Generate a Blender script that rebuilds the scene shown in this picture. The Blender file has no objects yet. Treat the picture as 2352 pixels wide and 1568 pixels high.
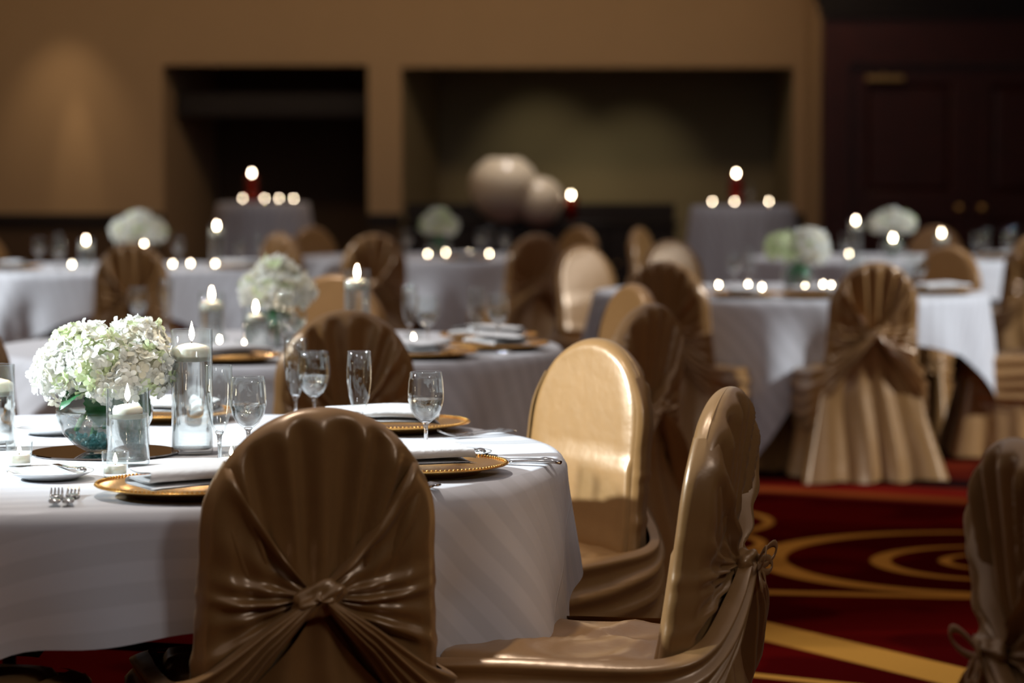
import bpy, math, random
from math import sin, cos, pi, sqrt, exp, atan2, radians
from mathutils import Vector, Matrix, noise
random.seed(7)
S = bpy.context.scene
COL = S.collection

# ------------------------------------------------------------------ camera
cam = bpy.data.cameras.new('camera'); cam_o = bpy.data.objects.new('camera', cam); COL.objects.link(cam_o)
cam.sensor_width = 36.0
cam.lens = 6200.0 / 2352.0 * 36.0
cam_o.location = (0, 0, 1.335)
cam_o.rotation_euler = (radians(90) - math.atan(394.0 / 6200.0), 0, 0)
cam.dof.use_dof = True
cam.dof.focus_distance = 5.15
cam.dof.aperture_fstop = 2.9
cam.dof.aperture_blades = 0
cam.clip_end = 200
S.camera = cam_o

# ------------------------------------------------------------------ world, exposure, lights
S.view_settings.view_transform = 'Standard'
S.view_settings.look = 'None'
S.view_settings.gamma = 1.0
S.view_settings.exposure = 0.0
S.view_settings.use_curve_mapping = False
w = bpy.data.worlds.new('world'); S.world = w; w.use_nodes = True
w.node_tree.nodes['Background'].inputs[0].default_value = (0.5, 0.45, 0.4, 1)
w.node_tree.nodes['Background'].inputs[1].default_value = 0.02
cy = S.cycles
cy.use_denoising = True
cy.use_adaptive_sampling = True; cy.adaptive_threshold = 0.025
cy.max_bounces = 8; cy.diffuse_bounces = 2; cy.glossy_bounces = 3
cy.transmission_bounces = 8; cy.transparent_max_bounces = 20
cy.sample_clamp_indirect = 4.0
cy.caustics_reflective = False; cy.caustics_refractive = False


def spot(name, loc, aim, power, color, deg, blend=0.6, rad=0.12):
    l = bpy.data.lights.new(name, 'SPOT'); l.energy = power; l.color = color
    l.spot_size = radians(deg); l.spot_blend = blend; l.shadow_soft_size = rad
    o = bpy.data.objects.new(name, l); COL.objects.link(o); o.location = loc
    o.rotation_euler = (Vector(aim) - Vector(loc)).to_track_quat('-Z', 'Y').to_euler()
    return o


def area(name, loc, aim, power, color, sx, sy):
    l = bpy.data.lights.new(name, 'AREA'); l.energy = power; l.color = color
    l.shape = 'RECTANGLE'; l.size = sx; l.size_y = sy
    o = bpy.data.objects.new(name, l); COL.objects.link(o); o.location = loc
    o.rotation_euler = (Vector(aim) - Vector(loc)).to_track_quat('-Z', 'Y').to_euler()
    return o


COOL = (0.86, 0.93, 1.0)
NEUT = (1.0, 0.93, 0.86)
WARM = (1.0, 0.70, 0.42)
# side lights mounted under the ceiling edge of the room
spot('side_light_a', (-5.4, 4.9, 3.3), (0.1, 6.0, 0.70), 4000, (0.76, 0.90, 1.0), 30, 0.75, 0.10)
spot('side_light_e', (-5.6, 7.4, 3.3), (-0.6, 8.8, 0.7), 1100, COOL, 34, 0.5, 0.10)
spot('side_light_b', (-6.3, 14.9, 3.3), (-2.6, 15.7, 0.6), 1000, COOL, 34, 0.6, 0.10)
spot('side_light_c', (6.6, 10.8, 3.3), (1.8, 12.6, 0.6), 1300, COOL, 40, 0.6, 0.10)
spot('side_light_d', (6.6, 15.6, 3.3), (2.8, 17.2, 0.6), 900, COOL, 34, 0.6, 0.10)
# dimmed ceiling downlights
for i, (x, y, p) in enumerate([(-0.95, 5.25, 150), (-0.9, 9.4, 100), (-2.2, 16.4, 42), (-0.4, 18.2, 42), (1.4, 13.1, 60),
                               (2.5, 17.9, 42), (1.7, 5.9, 14), (1.8, 9.2, 45)]):
    spot('downlight_%d' % i, (x, y, 3.5), (x, y, 0), p, NEUT if i < 7 else WARM, 75, 0.8, 0.08)
# far wall: scallop washer and alcove lamps, plus added fill lamps
spot('wall_washer_a', (-4.02, 24.62, 3.3), (-4.02, 25.0, 0.9), 60, WARM, 17, 0.9, 0.03)
spot('washer_fill', (-4.1, 24.2, 3.4), (-4.1, 25.0, 1.1), 40, WARM, 52, 1.0, 0.05)  # wider spot added to spread the glow around the scallop
area('wall_fill_a', (-4.0, 22.6, 3.5), (-4.0, 25.0, 1.6), 14, WARM, 4.0, 0.3)  # area lamp added to lift the left part of the wall
area('wall_fill_b', (0.6, 22.6, 3.5), (0.6, 25.0, 2.0), 22, WARM, 5.0, 0.3)  # added likewise, brightens the wall above the wide alcove
spot('alcove_light_a', (0.25, 25.5, 2.38), (0.30, 26.9, 1.25), 14, (1.0, 0.85, 0.55), 62, 1.0, 0.05)
spot('alcove_light_b', (1.25, 25.5, 2.38), (1.20, 26.9, 1.05), 14, (1.0, 0.85, 0.55), 62, 1.0, 0.05)
spot('jar_fill', (0.2, 23.8, 3.4), (0.1, 24.15, 1.1), 110, NEUT, 40, 1.0, 0.05)  # spot added to brighten the off-white ornament
area('rear_fill', (2.2, 1.2, 3.5), (-0.5, 4.5, 0.6), 28, (0.95, 0.95, 1.0), 0.6, 0.6)  # fill lamp added near the camera for drapes and chair back folds
# broad fill lamp added under the whole ceiling for soft ambient light
area('ceiling_fill', (0, 11, 3.55), (0, 11, 0), 125, (1.0, 0.94, 0.99), 8, 22)


# ------------------------------------------------------------------ materials
def mat(name):
    m = bpy.data.materials.new(name); m.use_nodes = True
    return m, m.node_tree.nodes, m.node_tree.links, m.node_tree.nodes['Principled BSDF']


def pbr(name, col, rough=0.5, metal=0.0, bump=0.0, bscale=200.0, var=0.0, vscale=8.0, **kw):
    m, n, l, p = mat(name)
    p.inputs['Base Color'].default_value = (*col, 1)
    p.inputs['Roughness'].default_value = rough
    p.inputs['Metallic'].default_value = metal
    for k, v in kw.items():
        p.inputs[k.replace('_', ' ')].default_value = v
    tc = n.new('ShaderNodeTexCoord')
    if var:
        nz = n.new('ShaderNodeTexNoise'); nz.inputs['Scale'].default_value = vscale; nz.inputs['Detail'].default_value = 4
        l.new(tc.outputs['Object'], nz.inputs['Vector'])
        mx = n.new('ShaderNodeMixRGB'); mx.inputs[1].default_value = (*[c * (1 - var) for c in col], 1)
        mx.inputs[2].default_value = (*[min(1, c * (1 + var)) for c in col], 1)
        l.new(nz.outputs['Fac'], mx.inputs[0]); l.new(mx.outputs[0], p.inputs['Base Color'])
    if bump:
        nb = n.new('ShaderNodeTexNoise'); nb.inputs['Scale'].default_value = bscale; nb.inputs['Detail'].default_value = 3
        l.new(tc.outputs['Object'], nb.inputs['Vector'])
        b = n.new('ShaderNodeBump'); b.inputs['Strength'].default_value = bump; b.inputs['Distance'].default_value = 0.01
        l.new(nb.outputs['Fac'], b.inputs['Height']); l.new(b.outputs[0], p.inputs['Normal'])
    return m


M = {}
M['satin'] = pbr('satin', (0.36, 0.178, 0.055), 0.32, 0.15, bump=0.12, bscale=22, var=0.08, vscale=30, IOR=1.9, Specular_Tint=(1, 0.94, 0.82, 1))
M['satin'].node_tree.nodes['Principled BSDF'].inputs['Sheen Weight'].default_value = 0.1
M['satin'].node_tree.nodes['Principled BSDF'].inputs['Sheen Tint'].default_value = (1, 0.9, 0.7, 1)
M['napkin'] = pbr('napkin', (0.90, 0.88, 0.86), 0.8, bump=0.15, bscale=90)
M['wall'] = pbr('wall', (0.47, 0.335, 0.20), 0.85, bump=0.05, bscale=40, var=0.05, vscale=2)
M['alcove'] = pbr('alcove', (0.33, 0.28, 0.17), 0.85, var=0.05, vscale=2)
M['brownwall'] = pbr('brownwall', (0.10, 0.062, 0.035), 0.8, var=0.1, vscale=3)
M['ceiling'] = pbr('ceiling', (0.62, 0.56, 0.48), 0.9)
M['wood'] = pbr('wood', (0.050, 0.0075, 0.003), 0.42, bump=0.05, bscale=30, var=0.35, vscale=6)
M['darkwood'] = pbr('darkwood', (0.010, 0.005, 0.0035), 0.6, var=0.3, vscale=8)
M['brass'] = pbr('brass', (0.80, 0.50, 0.18), 0.3, 1.0)
M['gold'] = pbr('gold', (0.86, 0.47, 0.13), 0.27, 0.9, bump=0.03, bscale=60)
M['steel'] = pbr('steel', (0.62, 0.60, 0.58), 0.14, 1.0)
M['china'] = pbr('china', (0.78, 0.79, 0.79), 0.12, **{'Coat_Weight': 0.4})
M['mirror'] = pbr('mirror', (0.55, 0.50, 0.46), 0.03, 1.0)
M['wax'] = pbr('wax', (0.90, 0.86, 0.72), 0.45, bump=0.02, bscale=60, Subsurface_Weight=0.5, Subsurface_Scale=0.012, Subsurface_Radius=(1.0, 0.85, 0.65))
M['wick'] = pbr('wick', (0.03, 0.02, 0.015), 0.9)
def petal(name, col):
    m, n, l, p = mat(name); p.inputs['Base Color'].default_value = (*col, 1); p.inputs['Roughness'].default_value = 0.6
    t = n.new('ShaderNodeBsdfTranslucent'); t.inputs[0].default_value = (*col, 1)
    mx = n.new('ShaderNodeMixShader'); mx.inputs[0].default_value = 0.38
    l.new(p.outputs[0], mx.inputs[1]); l.new(t.outputs[0], mx.inputs[2]); l.new(mx.outputs[0], n['Material Output'].inputs[0])
    return m


M['petal_white'] = petal('petal_white', (0.93, 0.93, 0.86))
M['petal_cream'] = petal('petal_cream', (0.93, 0.89, 0.72))
M['petal_green'] = petal('petal_green', (0.76, 0.86, 0.52))
M['leaf'] = pbr('leaf', (0.015, 0.105, 0.03), 0.35, var=0.3, vscale=60)
M['stem'] = pbr('stem', (0.16, 0.34, 0.06), 0.4, var=0.2, vscale=60)
M['jar'] = pbr('jar', (0.72, 0.63, 0.50), 0.28, var=0.06, vscale=6)
M['metalleg'] = pbr('metalleg', (0.05, 0.045, 0.04), 0.4, 0.6)


def glassy(name, col, ior, transp, rough=0.0):
    m, n, l, p = mat(name); n.remove(p)
    out = n['Material Output']
    g = n.new('ShaderNodeBsdfGlass'); g.inputs['IOR'].default_value = ior; g.inputs['Roughness'].default_value = rough
    g.inputs['Color'].default_value = (*col, 1)
    t = n.new('ShaderNodeBsdfTransparent'); t.inputs[0].default_value = (*col, 1)
    mx = n.new('ShaderNodeMixShader'); mx.inputs[0].default_value = transp
    l.new(g.outputs[0], mx.inputs[1]); l.new(t.outputs[0], mx.inputs[2]); l.new(mx.outputs[0], out.inputs[0])
    return m


def thin(name, col, ior=1.5, rough=0.02, gain=1.0):
    m, n, l, p = mat(name); n.remove(p)
    out = n['Material Output']
    g = n.new('ShaderNodeBsdfGlossy'); g.inputs['Roughness'].default_value = rough; g.inputs[0].default_value = (0.95, 0.97, 0.97, 1)
    t = n.new('ShaderNodeBsdfTransparent'); t.inputs[0].default_value = (*col, 1)
    f = n.new('ShaderNodeLayerWeight'); f.inputs[0].default_value = 0.5
    pw = n.new('ShaderNodeMath'); pw.operation = 'POWER'; pw.inputs[1].default_value = 3.2
    mu = n.new('ShaderNodeMath'); mu.operation = 'MULTIPLY_ADD'; mu.inputs[1].default_value = 0.85 * gain; mu.inputs[2].default_value = 0.035; mu.use_clamp = True
    l.new(f.outputs['Facing'], pw.inputs[0])
    mx = n.new('ShaderNodeMixShader')
    l.new(pw.outputs[0], mu.inputs[0]); l.new(mu.outputs[0], mx.inputs[0])
    l.new(t.outputs[0], mx.inputs[1]); l.new(g.outputs[0], mx.inputs[2]); l.new(mx.outputs[0], out.inputs[0])
    return m


M['vessel'] = thin('vessel', (0.975, 0.985, 0.98), 1.5)
M['amber'] = thin('amber', (0.75, 0.22, 0.05), 1.5)
M['stemglass'] = glassy('stemglass', (1, 1, 1), 1.45, 0.25)
M['water'] = glassy('water', (0.985, 0.995, 0.995), 1.33, 0.3)
M['bead'] = pbr('bead', (0.42, 0.74, 0.74), 0.06, 0.0, IOR=1.6)
_n, _l = M['bead'].node_tree.nodes, M['bead'].node_tree.links
_t = _n.new('ShaderNodeBsdfTransparent'); _t.inputs[0].default_value = (0.80, 0.97, 0.97, 1)
_m = _n.new('ShaderNodeMixShader'); _m.inputs[0].default_value = 0.55
_l.new(_n['Principled BSDF'].outputs[0], _m.inputs[1]); _l.new(_t.outputs[0], _m.inputs[2]); _l.new(_m.outputs[0], _n['Material Output'].inputs[0])


def emis(name, col, st):
    m, n, l, p = mat(name); n.remove(p)
    e = n.new('ShaderNodeEmission'); e.inputs[0].default_value = (*col, 1); e.inputs[1].default_value = st
    l.new(e.outputs[0], n['Material Output'].inputs[0])
    return m


M['flame'] = emis('flame', (1.0, 0.80, 0.56), 70.0)


def linen():
    m, n, l, p = mat('linen')
    uv = n.new('ShaderNodeUVMap'); uv.uv_map = 'flat'
    sp = n.new('ShaderNodeSeparateXYZ'); l.new(uv.outputs[0], sp.inputs[0])

    def mth(op, a, b=None):
        q = n.new('ShaderNodeMath'); q.operation = op
        for k, v in ((0, a), (1, b)):
            if v is None: continue
            if isinstance(v, (int, float)): q.inputs[k].default_value = v
            else: l.new(v, q.inputs[k])
        return q.outputs[0]
    st = mth('SINE', mth('MULTIPLY', sp.outputs[0], 2 * pi / 0.072))
    st = mth('MULTIPLY', st, 4.0)
    q = n.new('ShaderNodeClamp'); q.inputs[1].default_value = -1; q.inputs[2].default_value = 1; l.new(st, q.inputs[0])
    f = mth('MULTIPLY_ADD', q.outputs[0], 0.5); f.node.inputs[2].default_value = 0.5
    mx = n.new('ShaderNodeMixRGB'); mx.inputs[1].default_value = (0.665, 0.65, 0.66, 1); mx.inputs[2].default_value = (0.735, 0.72, 0.735, 1)
    l.new(f, mx.inputs[0]); l.new(mx.outputs[0], p.inputs['Base Color'])
    rr = mth('MULTIPLY_ADD', f, -0.25); rr.node.inputs[2].default_value = 0.72
    l.new(rr, p.inputs['Roughness'])
    p.inputs['Sheen Weight'].default_value = 0.1
    # pressed crease lines across the cloth
    cr = mth('ABSOLUTE', mth('SUBTRACT', mth('ABSOLUTE', sp.outputs[1]), 0.985))
    cr = mth('SUBTRACT', 1.0, mth('MINIMUM', mth('MULTIPLY', cr, 1 / 0.006), 1.0))
    nz = n.new('ShaderNodeTexNoise'); nz.inputs['Scale'].default_value = 6; nz.inputs['Detail'].default_value = 3
    l.new(uv.outputs[0], nz.inputs['Vector'])
    h = mth('ADD', mth('MULTIPLY', cr, 0.5), mth('MULTIPLY', nz.outputs['Fac'], 0.6))
    b = n.new('ShaderNodeBump'); b.inputs['Strength'].default_value = 0.35; b.inputs['Distance'].default_value = 0.006
    l.new(h, b.inputs['Height']); l.new(b.outputs[0], p.inputs['Normal'])
    return m


M['linen'] = linen()


def carpet():
    m, n, l, p = mat('carpet')
    tc = n.new('ShaderNodeNewGeometry')
    sp = n.new('ShaderNodeSeparateXYZ'); l.new(tc.outputs['Position'], sp.inputs[0])

    def mth(op, a, b=None, c=None):
        q = n.new('ShaderNodeMath'); q.operation = op
        for k, v in ((0, a), (1, b), (2, c)):
            if v is None: continue
            if isinstance(v, (int, float)): q.inputs[k].default_value = v
            else: l.new(v, q.inputs[k])
        return q.outputs[0]
    X, Y = sp.outputs[0], sp.outputs[1]
    # the motif repeats over the room
    x = mth('ADD', mth('FLOORED_MODULO', mth('SUBTRACT', X, 0.15), 2.75), 0.15)
    y = mth('ADD', mth('FLOORED_MODULO', mth('SUBTRACT', Y, 6.6), 4.4), 6.6)

    def band(d, w, soft=0.012):
        # 1 where |d| < w
        return mth('MULTIPLY', mth('SUBTRACT', w, mth('ABSOLUTE', d)), 1.0 / soft)

    def dist(cx, cy, ex=1.0, ey=1.0):
        dx = mth('MULTIPLY', mth('SUBTRACT', x, cx), ex); dy = mth('MULTIPLY', mth('SUBTRACT', y, cy), ey)
        return mth('SQRT', mth('ADD', mth('MULTIPLY', dx, dx), mth('MULTIPLY', dy, dy)))
    masks = []
    for (cx, cy, r, wd) in ((1.62, 9.17, 0.735, 0.040), (1.66, 9.13, 0.40, 0.030), (1.67, 9.15, 0.19, 0.024), (0.52, 9.64, 0.375, 0.035),
                            (0.50, 10.25, 0.48, 0.035)):
        d = mth('SUBTRACT', dist(cx, cy), r)
        # the line swells on its left side
        wv = mth('MULTIPLY_ADD', mth('MAXIMUM', mth('SUBTRACT', cx, x), 0.0), 0.045, wd * 0.75)
        masks.append(band(d, wv))

    def line(ax, ay, bx, by, wd):
        L = sqrt((bx - ax) ** 2 + (by - ay) ** 2); nx, ny = -(by - ay) / L, (bx - ax) / L
        d = mth('ADD', mth('MULTIPLY', mth('SUBTRACT', x, ax), nx), mth('MULTIPLY', mth('SUBTRACT', y, ay), ny))
        return band(d, wd)
    masks.append(line(0.62, 7.95, 1.23, 6.97, 0.105))
    masks.append(line(0.67, 8.51, 1.49, 8.38, 0.042))
    masks.append(line(0.574, 7.12, 0.78, 7.0, 0.030))
    g = None
    for k in masks:
        q = n.new('ShaderNodeClamp'); l.new(k, q.inputs[0])
        g = q.outputs[0] if g is None else mth('MAXIMUM', g, q.outputs[0])
    N = mth('ADD', mth('MULTIPLY', X, 0.465), mth('MULTIPLY', Y, 0.885))

    def cl(v):
        q = n.new('ShaderNodeClamp'); l.new(v, q.inputs[0]); return q.outputs[0]
    beyond = cl(mth('MULTIPLY', mth('SUBTRACT', N, 10.30), 1 / 0.02))
    orange = cl(band(mth('SUBTRACT', N, 10.46), 0.10, 0.05))
    red = cl(band(mth('SUBTRACT', N, 10.66), 0.13, 0.05))
    black = cl(band(mth('SUBTRACT', N, 11.02), 0.18, 0.04))
    nz = n.new('ShaderNodeTexNoise'); nz.inputs['Scale'].default_value = 260; l.new(tc.outputs['Position'], nz.inputs['Vector'])
    vor = n.new('ShaderNodeTexVoronoi'); vor.inputs['Scale'].default_value = 3.2; l.new(tc.outputs['Position'], vor.inputs['Vector'])
    n2 = n.new('ShaderNodeTexNoise'); n2.inputs['Scale'].default_value = 1.1; l.new(tc.outputs['Position'], n2.inputs['Vector'])

    def mix(f, a, b):
        q = n.new('ShaderNodeMixRGB')
        l.new(f, q.inputs[0])
        for k, v in ((1, a), (2, b)):
            if isinstance(v, tuple): q.inputs[k].default_value = (*v, 1)
            else: l.new(v, q.inputs[k])
        return q.outputs[0]
    ground = mix(cl(mth('MULTIPLY', mth('SUBTRACT', n2.outputs['Fac'], 0.5), 30)), (0.036, 0.0010, 0.0010), (0.056, 0.0016, 0.0012))
    c = mix(g, ground, (0.36, 0.150, 0.025))
    patt = mix(cl(mth('MULTIPLY', mth('SUBTRACT', vor.outputs['Distance'], 0.32), 20)), (0.15, 0.018, 0.007), (0.09, 0.010, 0.005))
    c = mix(beyond, c, patt)
    c = mix(black, c, (0.012, 0.004, 0.004))
    c = mix(red, c, (0.16, 0.008, 0.005))
    c = mix(orange, c, (0.22, 0.045, 0.010))
    fz = mth('MULTIPLY_ADD', nz.outputs['Fac'], 0.5, 0.75)
    q = n.new('ShaderNodeMixRGB'); q.blend_type = 'MULTIPLY'; q.inputs[0].default_value = 1
    l.new(c, q.inputs[1]); l.new(fz, q.inputs[2])
    l.new(q.outputs[0], p.inputs['Base Color']); p.inputs['Roughness'].default_value = 0.95
    p.inputs['Specular IOR Level'].default_value = 0.0
    b = n.new('ShaderNodeBump'); b.inputs['Strength'].default_value = 0.4; b.inputs['Distance'].default_value = 0.006
    l.new(nz.outputs['Fac'], b.inputs['Height']); l.new(b.outputs[0], p.inputs['Normal'])
    return m


M['carpet'] = carpet()


# ------------------------------------------------------------------ geometry helpers
class G:
    """collects vertices and faces of one mesh"""
    def __init__(s): s.v = []; s.f = []; s.uv = None

    def add(s, v, f):
        o = len(s.v); s.v += [tuple(p) for p in v]; s.f += [tuple(i + o for i in q) for q in f]; return s

    def grid(s, nu, nv, fn, cu=False, flip=False):
        """fn(i, j) for i in 0..nu-1, j in 0..nv-1; cu closes the loop in i"""
        v = [fn(i, j) for i in range(nu) for j in range(nv)]; f = []
        for i in range(nu if cu else nu - 1):
            a, b = i * nv, ((i + 1) % nu) * nv
            for j in range(nv - 1):
                q = (a + j, b + j, b + j + 1, a + j + 1)
                f.append(q[::-1] if flip else q)
        return s.add(v, f)

    def box(s, x0, x1, y0, y1, z0, z1, b=0.0):
        if b <= 0:
            v = [(x, y, z) for x in (x0, x1) for y in (y0, y1) for z in (z0, z1)]
            return s.add(v, [(0, 1, 3, 2), (4, 6, 7, 5), (0, 4, 5, 1), (2, 3, 7, 6), (0, 2, 6, 4), (1, 5, 7, 3)])
        prof = [(b, z0), (0, z0 + b), (0, z1 - b), (b, z1)]; v = []; f = []
        for d, z in prof:
            e = max(d, 0); c = b
            v += [(x0 + e + c, y0 + e, z), (x1 - e - c, y0 + e, z), (x1 - e, y0 + e + c, z), (x1 - e, y1 - e - c, z),
                  (x1 - e - c, y1 - e, z), (x0 + e + c, y1 - e, z), (x0 + e, y1 - e - c, z), (x0 + e, y0 + e + c, z)]
        for k in range(3):
            for i in range(8):
                j = (i + 1) % 8; f.append((k * 8 + i, k * 8 + j, k * 8 + 8 + j, k * 8 + 8 + i))
        f.append(tuple(range(7, -1, -1))); f.append(tuple(range(24, 32)))
        return s.add(v, f)

    def lathe(s, prof, n=40, cx=0, cy=0, cz=0):
        """prof: (r, z) from first to last; ends with r=0 become poles"""
        v = []; f = []; idx = []
        for r, z in prof:
            if r < 1e-6:
                idx.append([len(v)] * n); v.append((cx, cy, cz + z))
            else:
                idx.append(list(range(len(v), len(v) + n)))
                v += [(cx + r * cos(2 * pi * i / n), cy + r * sin(2 * pi * i / n), cz + z) for i in range(n)]
        for k in range(len(prof) - 1):
            for i in range(n):
                j = (i + 1) % n
                q = [idx[k][i], idx[k][j], idx[k + 1][j], idx[k + 1][i]]
                u = [q[0]]
                for t in q[1:]:
                    if t not in u: u.append(t)
                if len(u) > 2: f.append(tuple(u))
        return s.add(v, f)

    def tube(s, pts, rad, n=8, flat=1.0, up=(0, 0, 1)):
        pts = [Vector(p) for p in pts]; m = len(pts)
        rs = rad if isinstance(rad, (list, tuple)) else [rad] * m
        v = []; f = []
        for i, p in enumerate(pts):
            t = (pts[min(i + 1, m - 1)] - pts[max(i - 1, 0)]).normalized()
            a = t.cross(Vector(up))
            if a.length < 1e-4: a = t.cross(Vector((1, 0, 0)))
            a.normalize(); b = a.cross(t)
            for k in range(n):
                an = 2 * pi * k / n
                v.append(p + a * (cos(an) * rs[i]) + b * (sin(an) * rs[i] * flat))
        for i in range(m - 1):
            for k in range(n):
                j = (k + 1) % n
                f.append((i * n + k, i * n + j, (i + 1) * n + j, (i + 1) * n + k))
        f.append(tuple(range(n - 1, -1, -1))); f.append(tuple(range((m - 1) * n, m * n)))
        return s.add(v, f)

    def mesh(s, name, smooth=True, angle=None):
        me = bpy.data.meshes.new(name); me.from_pydata(s.v, [], s.f)
        if s.uv:
            ul = me.uv_layers.new(name='flat')
            for lp in me.loops: ul.data[lp.index].uv = s.uv[lp.vertex_index]
        import bmesh
        bm = bmesh.new(); bm.from_mesh(me); bmesh.ops.recalc_face_normals(bm, faces=bm.faces); bm.to_mesh(me); bm.free()
        if smooth:
            me.polygons.foreach_set('use_smooth', [True] * len(me.polygons))
            if angle: me.set_sharp_from_angle(angle=radians(angle))
        me.update()
        return me


def tag(o, label, cat=None, group=None, kind=None):
    if label: o['label'] = label
    if cat: o['category'] = cat
    if group: o['group'] = group
    if kind: o['kind'] = kind
    return o


def link(name, me, m, parent=None, loc=None):
    o = bpy.data.objects.new(name, me)
    if me is not None and m is not None and len(me.materials) == 0: me.materials.append(M[m])
    COL.objects.link(o)
    if parent: o.parent = parent
    if loc: o.location = loc
    return o


def struct(name, g, m, label=None, parent=None, smooth=False):
    o = link(name, g.mesh(name, smooth), m, parent)
    if not parent: o['kind'] = 'structure'
    if label: o['label'] = label
    return o


# a kind of thing: list of (part name, mesh, material, index of parent part or -1, location or None, kind or None)
def place(parts, name, label, cat, loc, rz=0.0, group=None, sc=1.0):
    if len(parts) == 1:
        r = link(name, parts[0][1], parts[0][2])
        r.location = loc; r.rotation_euler = (0, 0, rz); r.scale = (sc, sc, sc)
        return tag(r, label, cat, group)
    r = bpy.data.objects.new(name, None); COL.objects.link(r)
    r.location = loc; r.rotation_euler = (0, 0, rz); r.scale = (sc, sc, sc)
    tag(r, label, cat, group)
    done = []
    for p in parts:
        o = link(p[0], p[1], p[2], r if p[3] < 0 else done[p[3]], p[4] if len(p) > 4 else None)
        if len(p) > 5 and p[5]: o['kind'] = p[5]
        done.append(o)
    return r


def sm(a, b, x):
    t = max(0.0, min(1.0, (x - a) / (b - a))); return t * t * (3 - 2 * t)


def ridge(t, p=2.0):
    return (0.5 + 0.5 * cos(2 * pi * t)) ** p


def catmull(P, t):
    n = len(P) - 1; k = min(int(t * n), n - 1); u = t * n - k
    a, b, c, d = P[max(k - 1, 0)], P[k], P[k + 1], P[min(k + 2, n)]
    return 0.5 * (2 * b + (c - a) * u + (2 * a - 5 * b + 4 * c - d) * u * u + (3 * b - a - 3 * c + d) * u ** 3)


# ------------------------------------------------------------------ the room
g = G().add([(-6.5, -6, 0), (7, -6, 0), (7, 28, 0), (-6.5, 28, 0)], [(0, 1, 2, 3)])
struct('floor', g, 'carpet', 'dark red patterned carpet with golden swirls')
struct('ceiling', G().box(-6.5, 7, -6, 28, 3.6, 3.7), 'ceiling')
struct('wall_left', G().box(-6.6, -6.5, -6, 25, 0, 3.6), 'wall')
struct('wall_right', G().box(7.0, 7.1, -6, 23.5, 0, 3.6), 'wall')
struct('wall_back', G().box(-6.5, 7, -6.1, -6, 0, 3.6), 'wall')
# far wall with two wide alcoves
g = G()
g.box(-6.5, -3.22, 25, 25.15, 0, 3.6); g.box(-1.33, -1.02, 25, 25.15, 0, 3.6); g.box(2.60, 2.8, 25, 25.15, 0, 3.6)
g.box(-3.22, -1.33, 25, 25.15, 2.30, 3.6); g.box(-1.02, 2.60, 25, 25.15, 2.28, 3.6)
struct('wall_far', g, 'wall', 'beige far wall with two wide alcoves')
g = G()
g.add([(-3.22, 25.15, 0), (-2.95, 27, 0), (-2.95, 27, 2.4), (-3.22, 25.15, 2.4)], [(0, 1, 2, 3)])
struct('wall_alcove_return', g, 'wall', 'splayed side wall of the darker alcove')
struct('wall_alcove_back', G().box(-3.3, -1.0, 27, 27.1, 0, 2.5), 'brownwall', 'dark brown back of the smaller alcove')
g = G()
g.add([(-1.02, 25.15, 0), (-0.72, 26.9, 0), (-0.72, 26.9, 2.4), (-1.02, 25.15, 2.4)], [(0, 1, 2, 3)])
struct('wall_niche_return', g, 'alcove', 'splayed side wall of the wide alcove')
struct('wall_niche_back', G().box(-0.9, 3.2, 26.9, 27.0, 0, 2.5), 'alcove', 'olive grey back wall of the wide alcove')
struct('wall_niche_end', G().box(2.60, 2.72, 25.15, 27, 0, 2.5), 'alcove')
struct('ceiling_niche', G().box(-3.3, 3.2, 25.15, 27, 2.42, 2.5), 'brownwall')
# chair rail on the far wall and darker dado below
g = G()
for a, b in ((-6.5, -3.22), (-1.33, -1.02), (2.60, 2.70)):
    g.box(a, b, 24.955, 25, 0.83, 0.93); g.box(a, b, 24.97, 25, 0.80, 0.83)
struct('trim_1', g, 'darkwood', 'dark wooden chair rail along the far wall')
g = G(); [g.box(a, b, 24.985, 25, 0.13, 0.80) for a, b in ((-6.5, -3.22), (-1.33, -1.02), (2.60, 2.70))]
struct('wall_dado', g, 'brownwall', 'brown panelling below the chair rail')
g = G(); [g.box(a, b, 24.97, 25, 0, 0.13) for a, b in ((-6.5, -3.22), (-1.33, -1.02), (2.60, 2.70))]
struct('baseboard_far', g, 'darkwood')

# the wooden door wall, nearer on the right
DY = 23.5   # door wall
g = G()
g.box(2.70, 2.92, DY, DY + 0.2, 0, 3.6); g.box(2.92, 5.08, DY, DY + 0.2, 2.25, 3.6); g.box(5.08, 7, DY, DY + 0.2, 0, 3.6)
struct('wall_return', G().box(2.702, 2.8, DY + 0.2, 25, 0, 3.6), 'wall')
struct('wall_doors', g, 'wood', 'dark red wooden wall around the double doors')
g = G()
g.box(2.66, 7, DY - 0.06, DY, 2.66, 2.74); g.box(2.63, 7, DY - 0.10, DY, 2.74, 2.82); g.box(2.60, 7, DY - 0.14, DY, 2.82, 2.95)
struct('trim_2', g, 'darkwood', 'dark wooden cornice above the double doors')
g = G()
g.box(2.82, 2.92, DY - 0.035, DY, 0, 2.35); g.box(5.08, 5.18, DY - 0.035, DY, 0, 2.35); g.box(2.92, 5.08, DY - 0.035, DY, 2.25, 2.35)
struct('trim_3', g, 'wood', 'dark wooden casing round the double doors')
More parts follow.
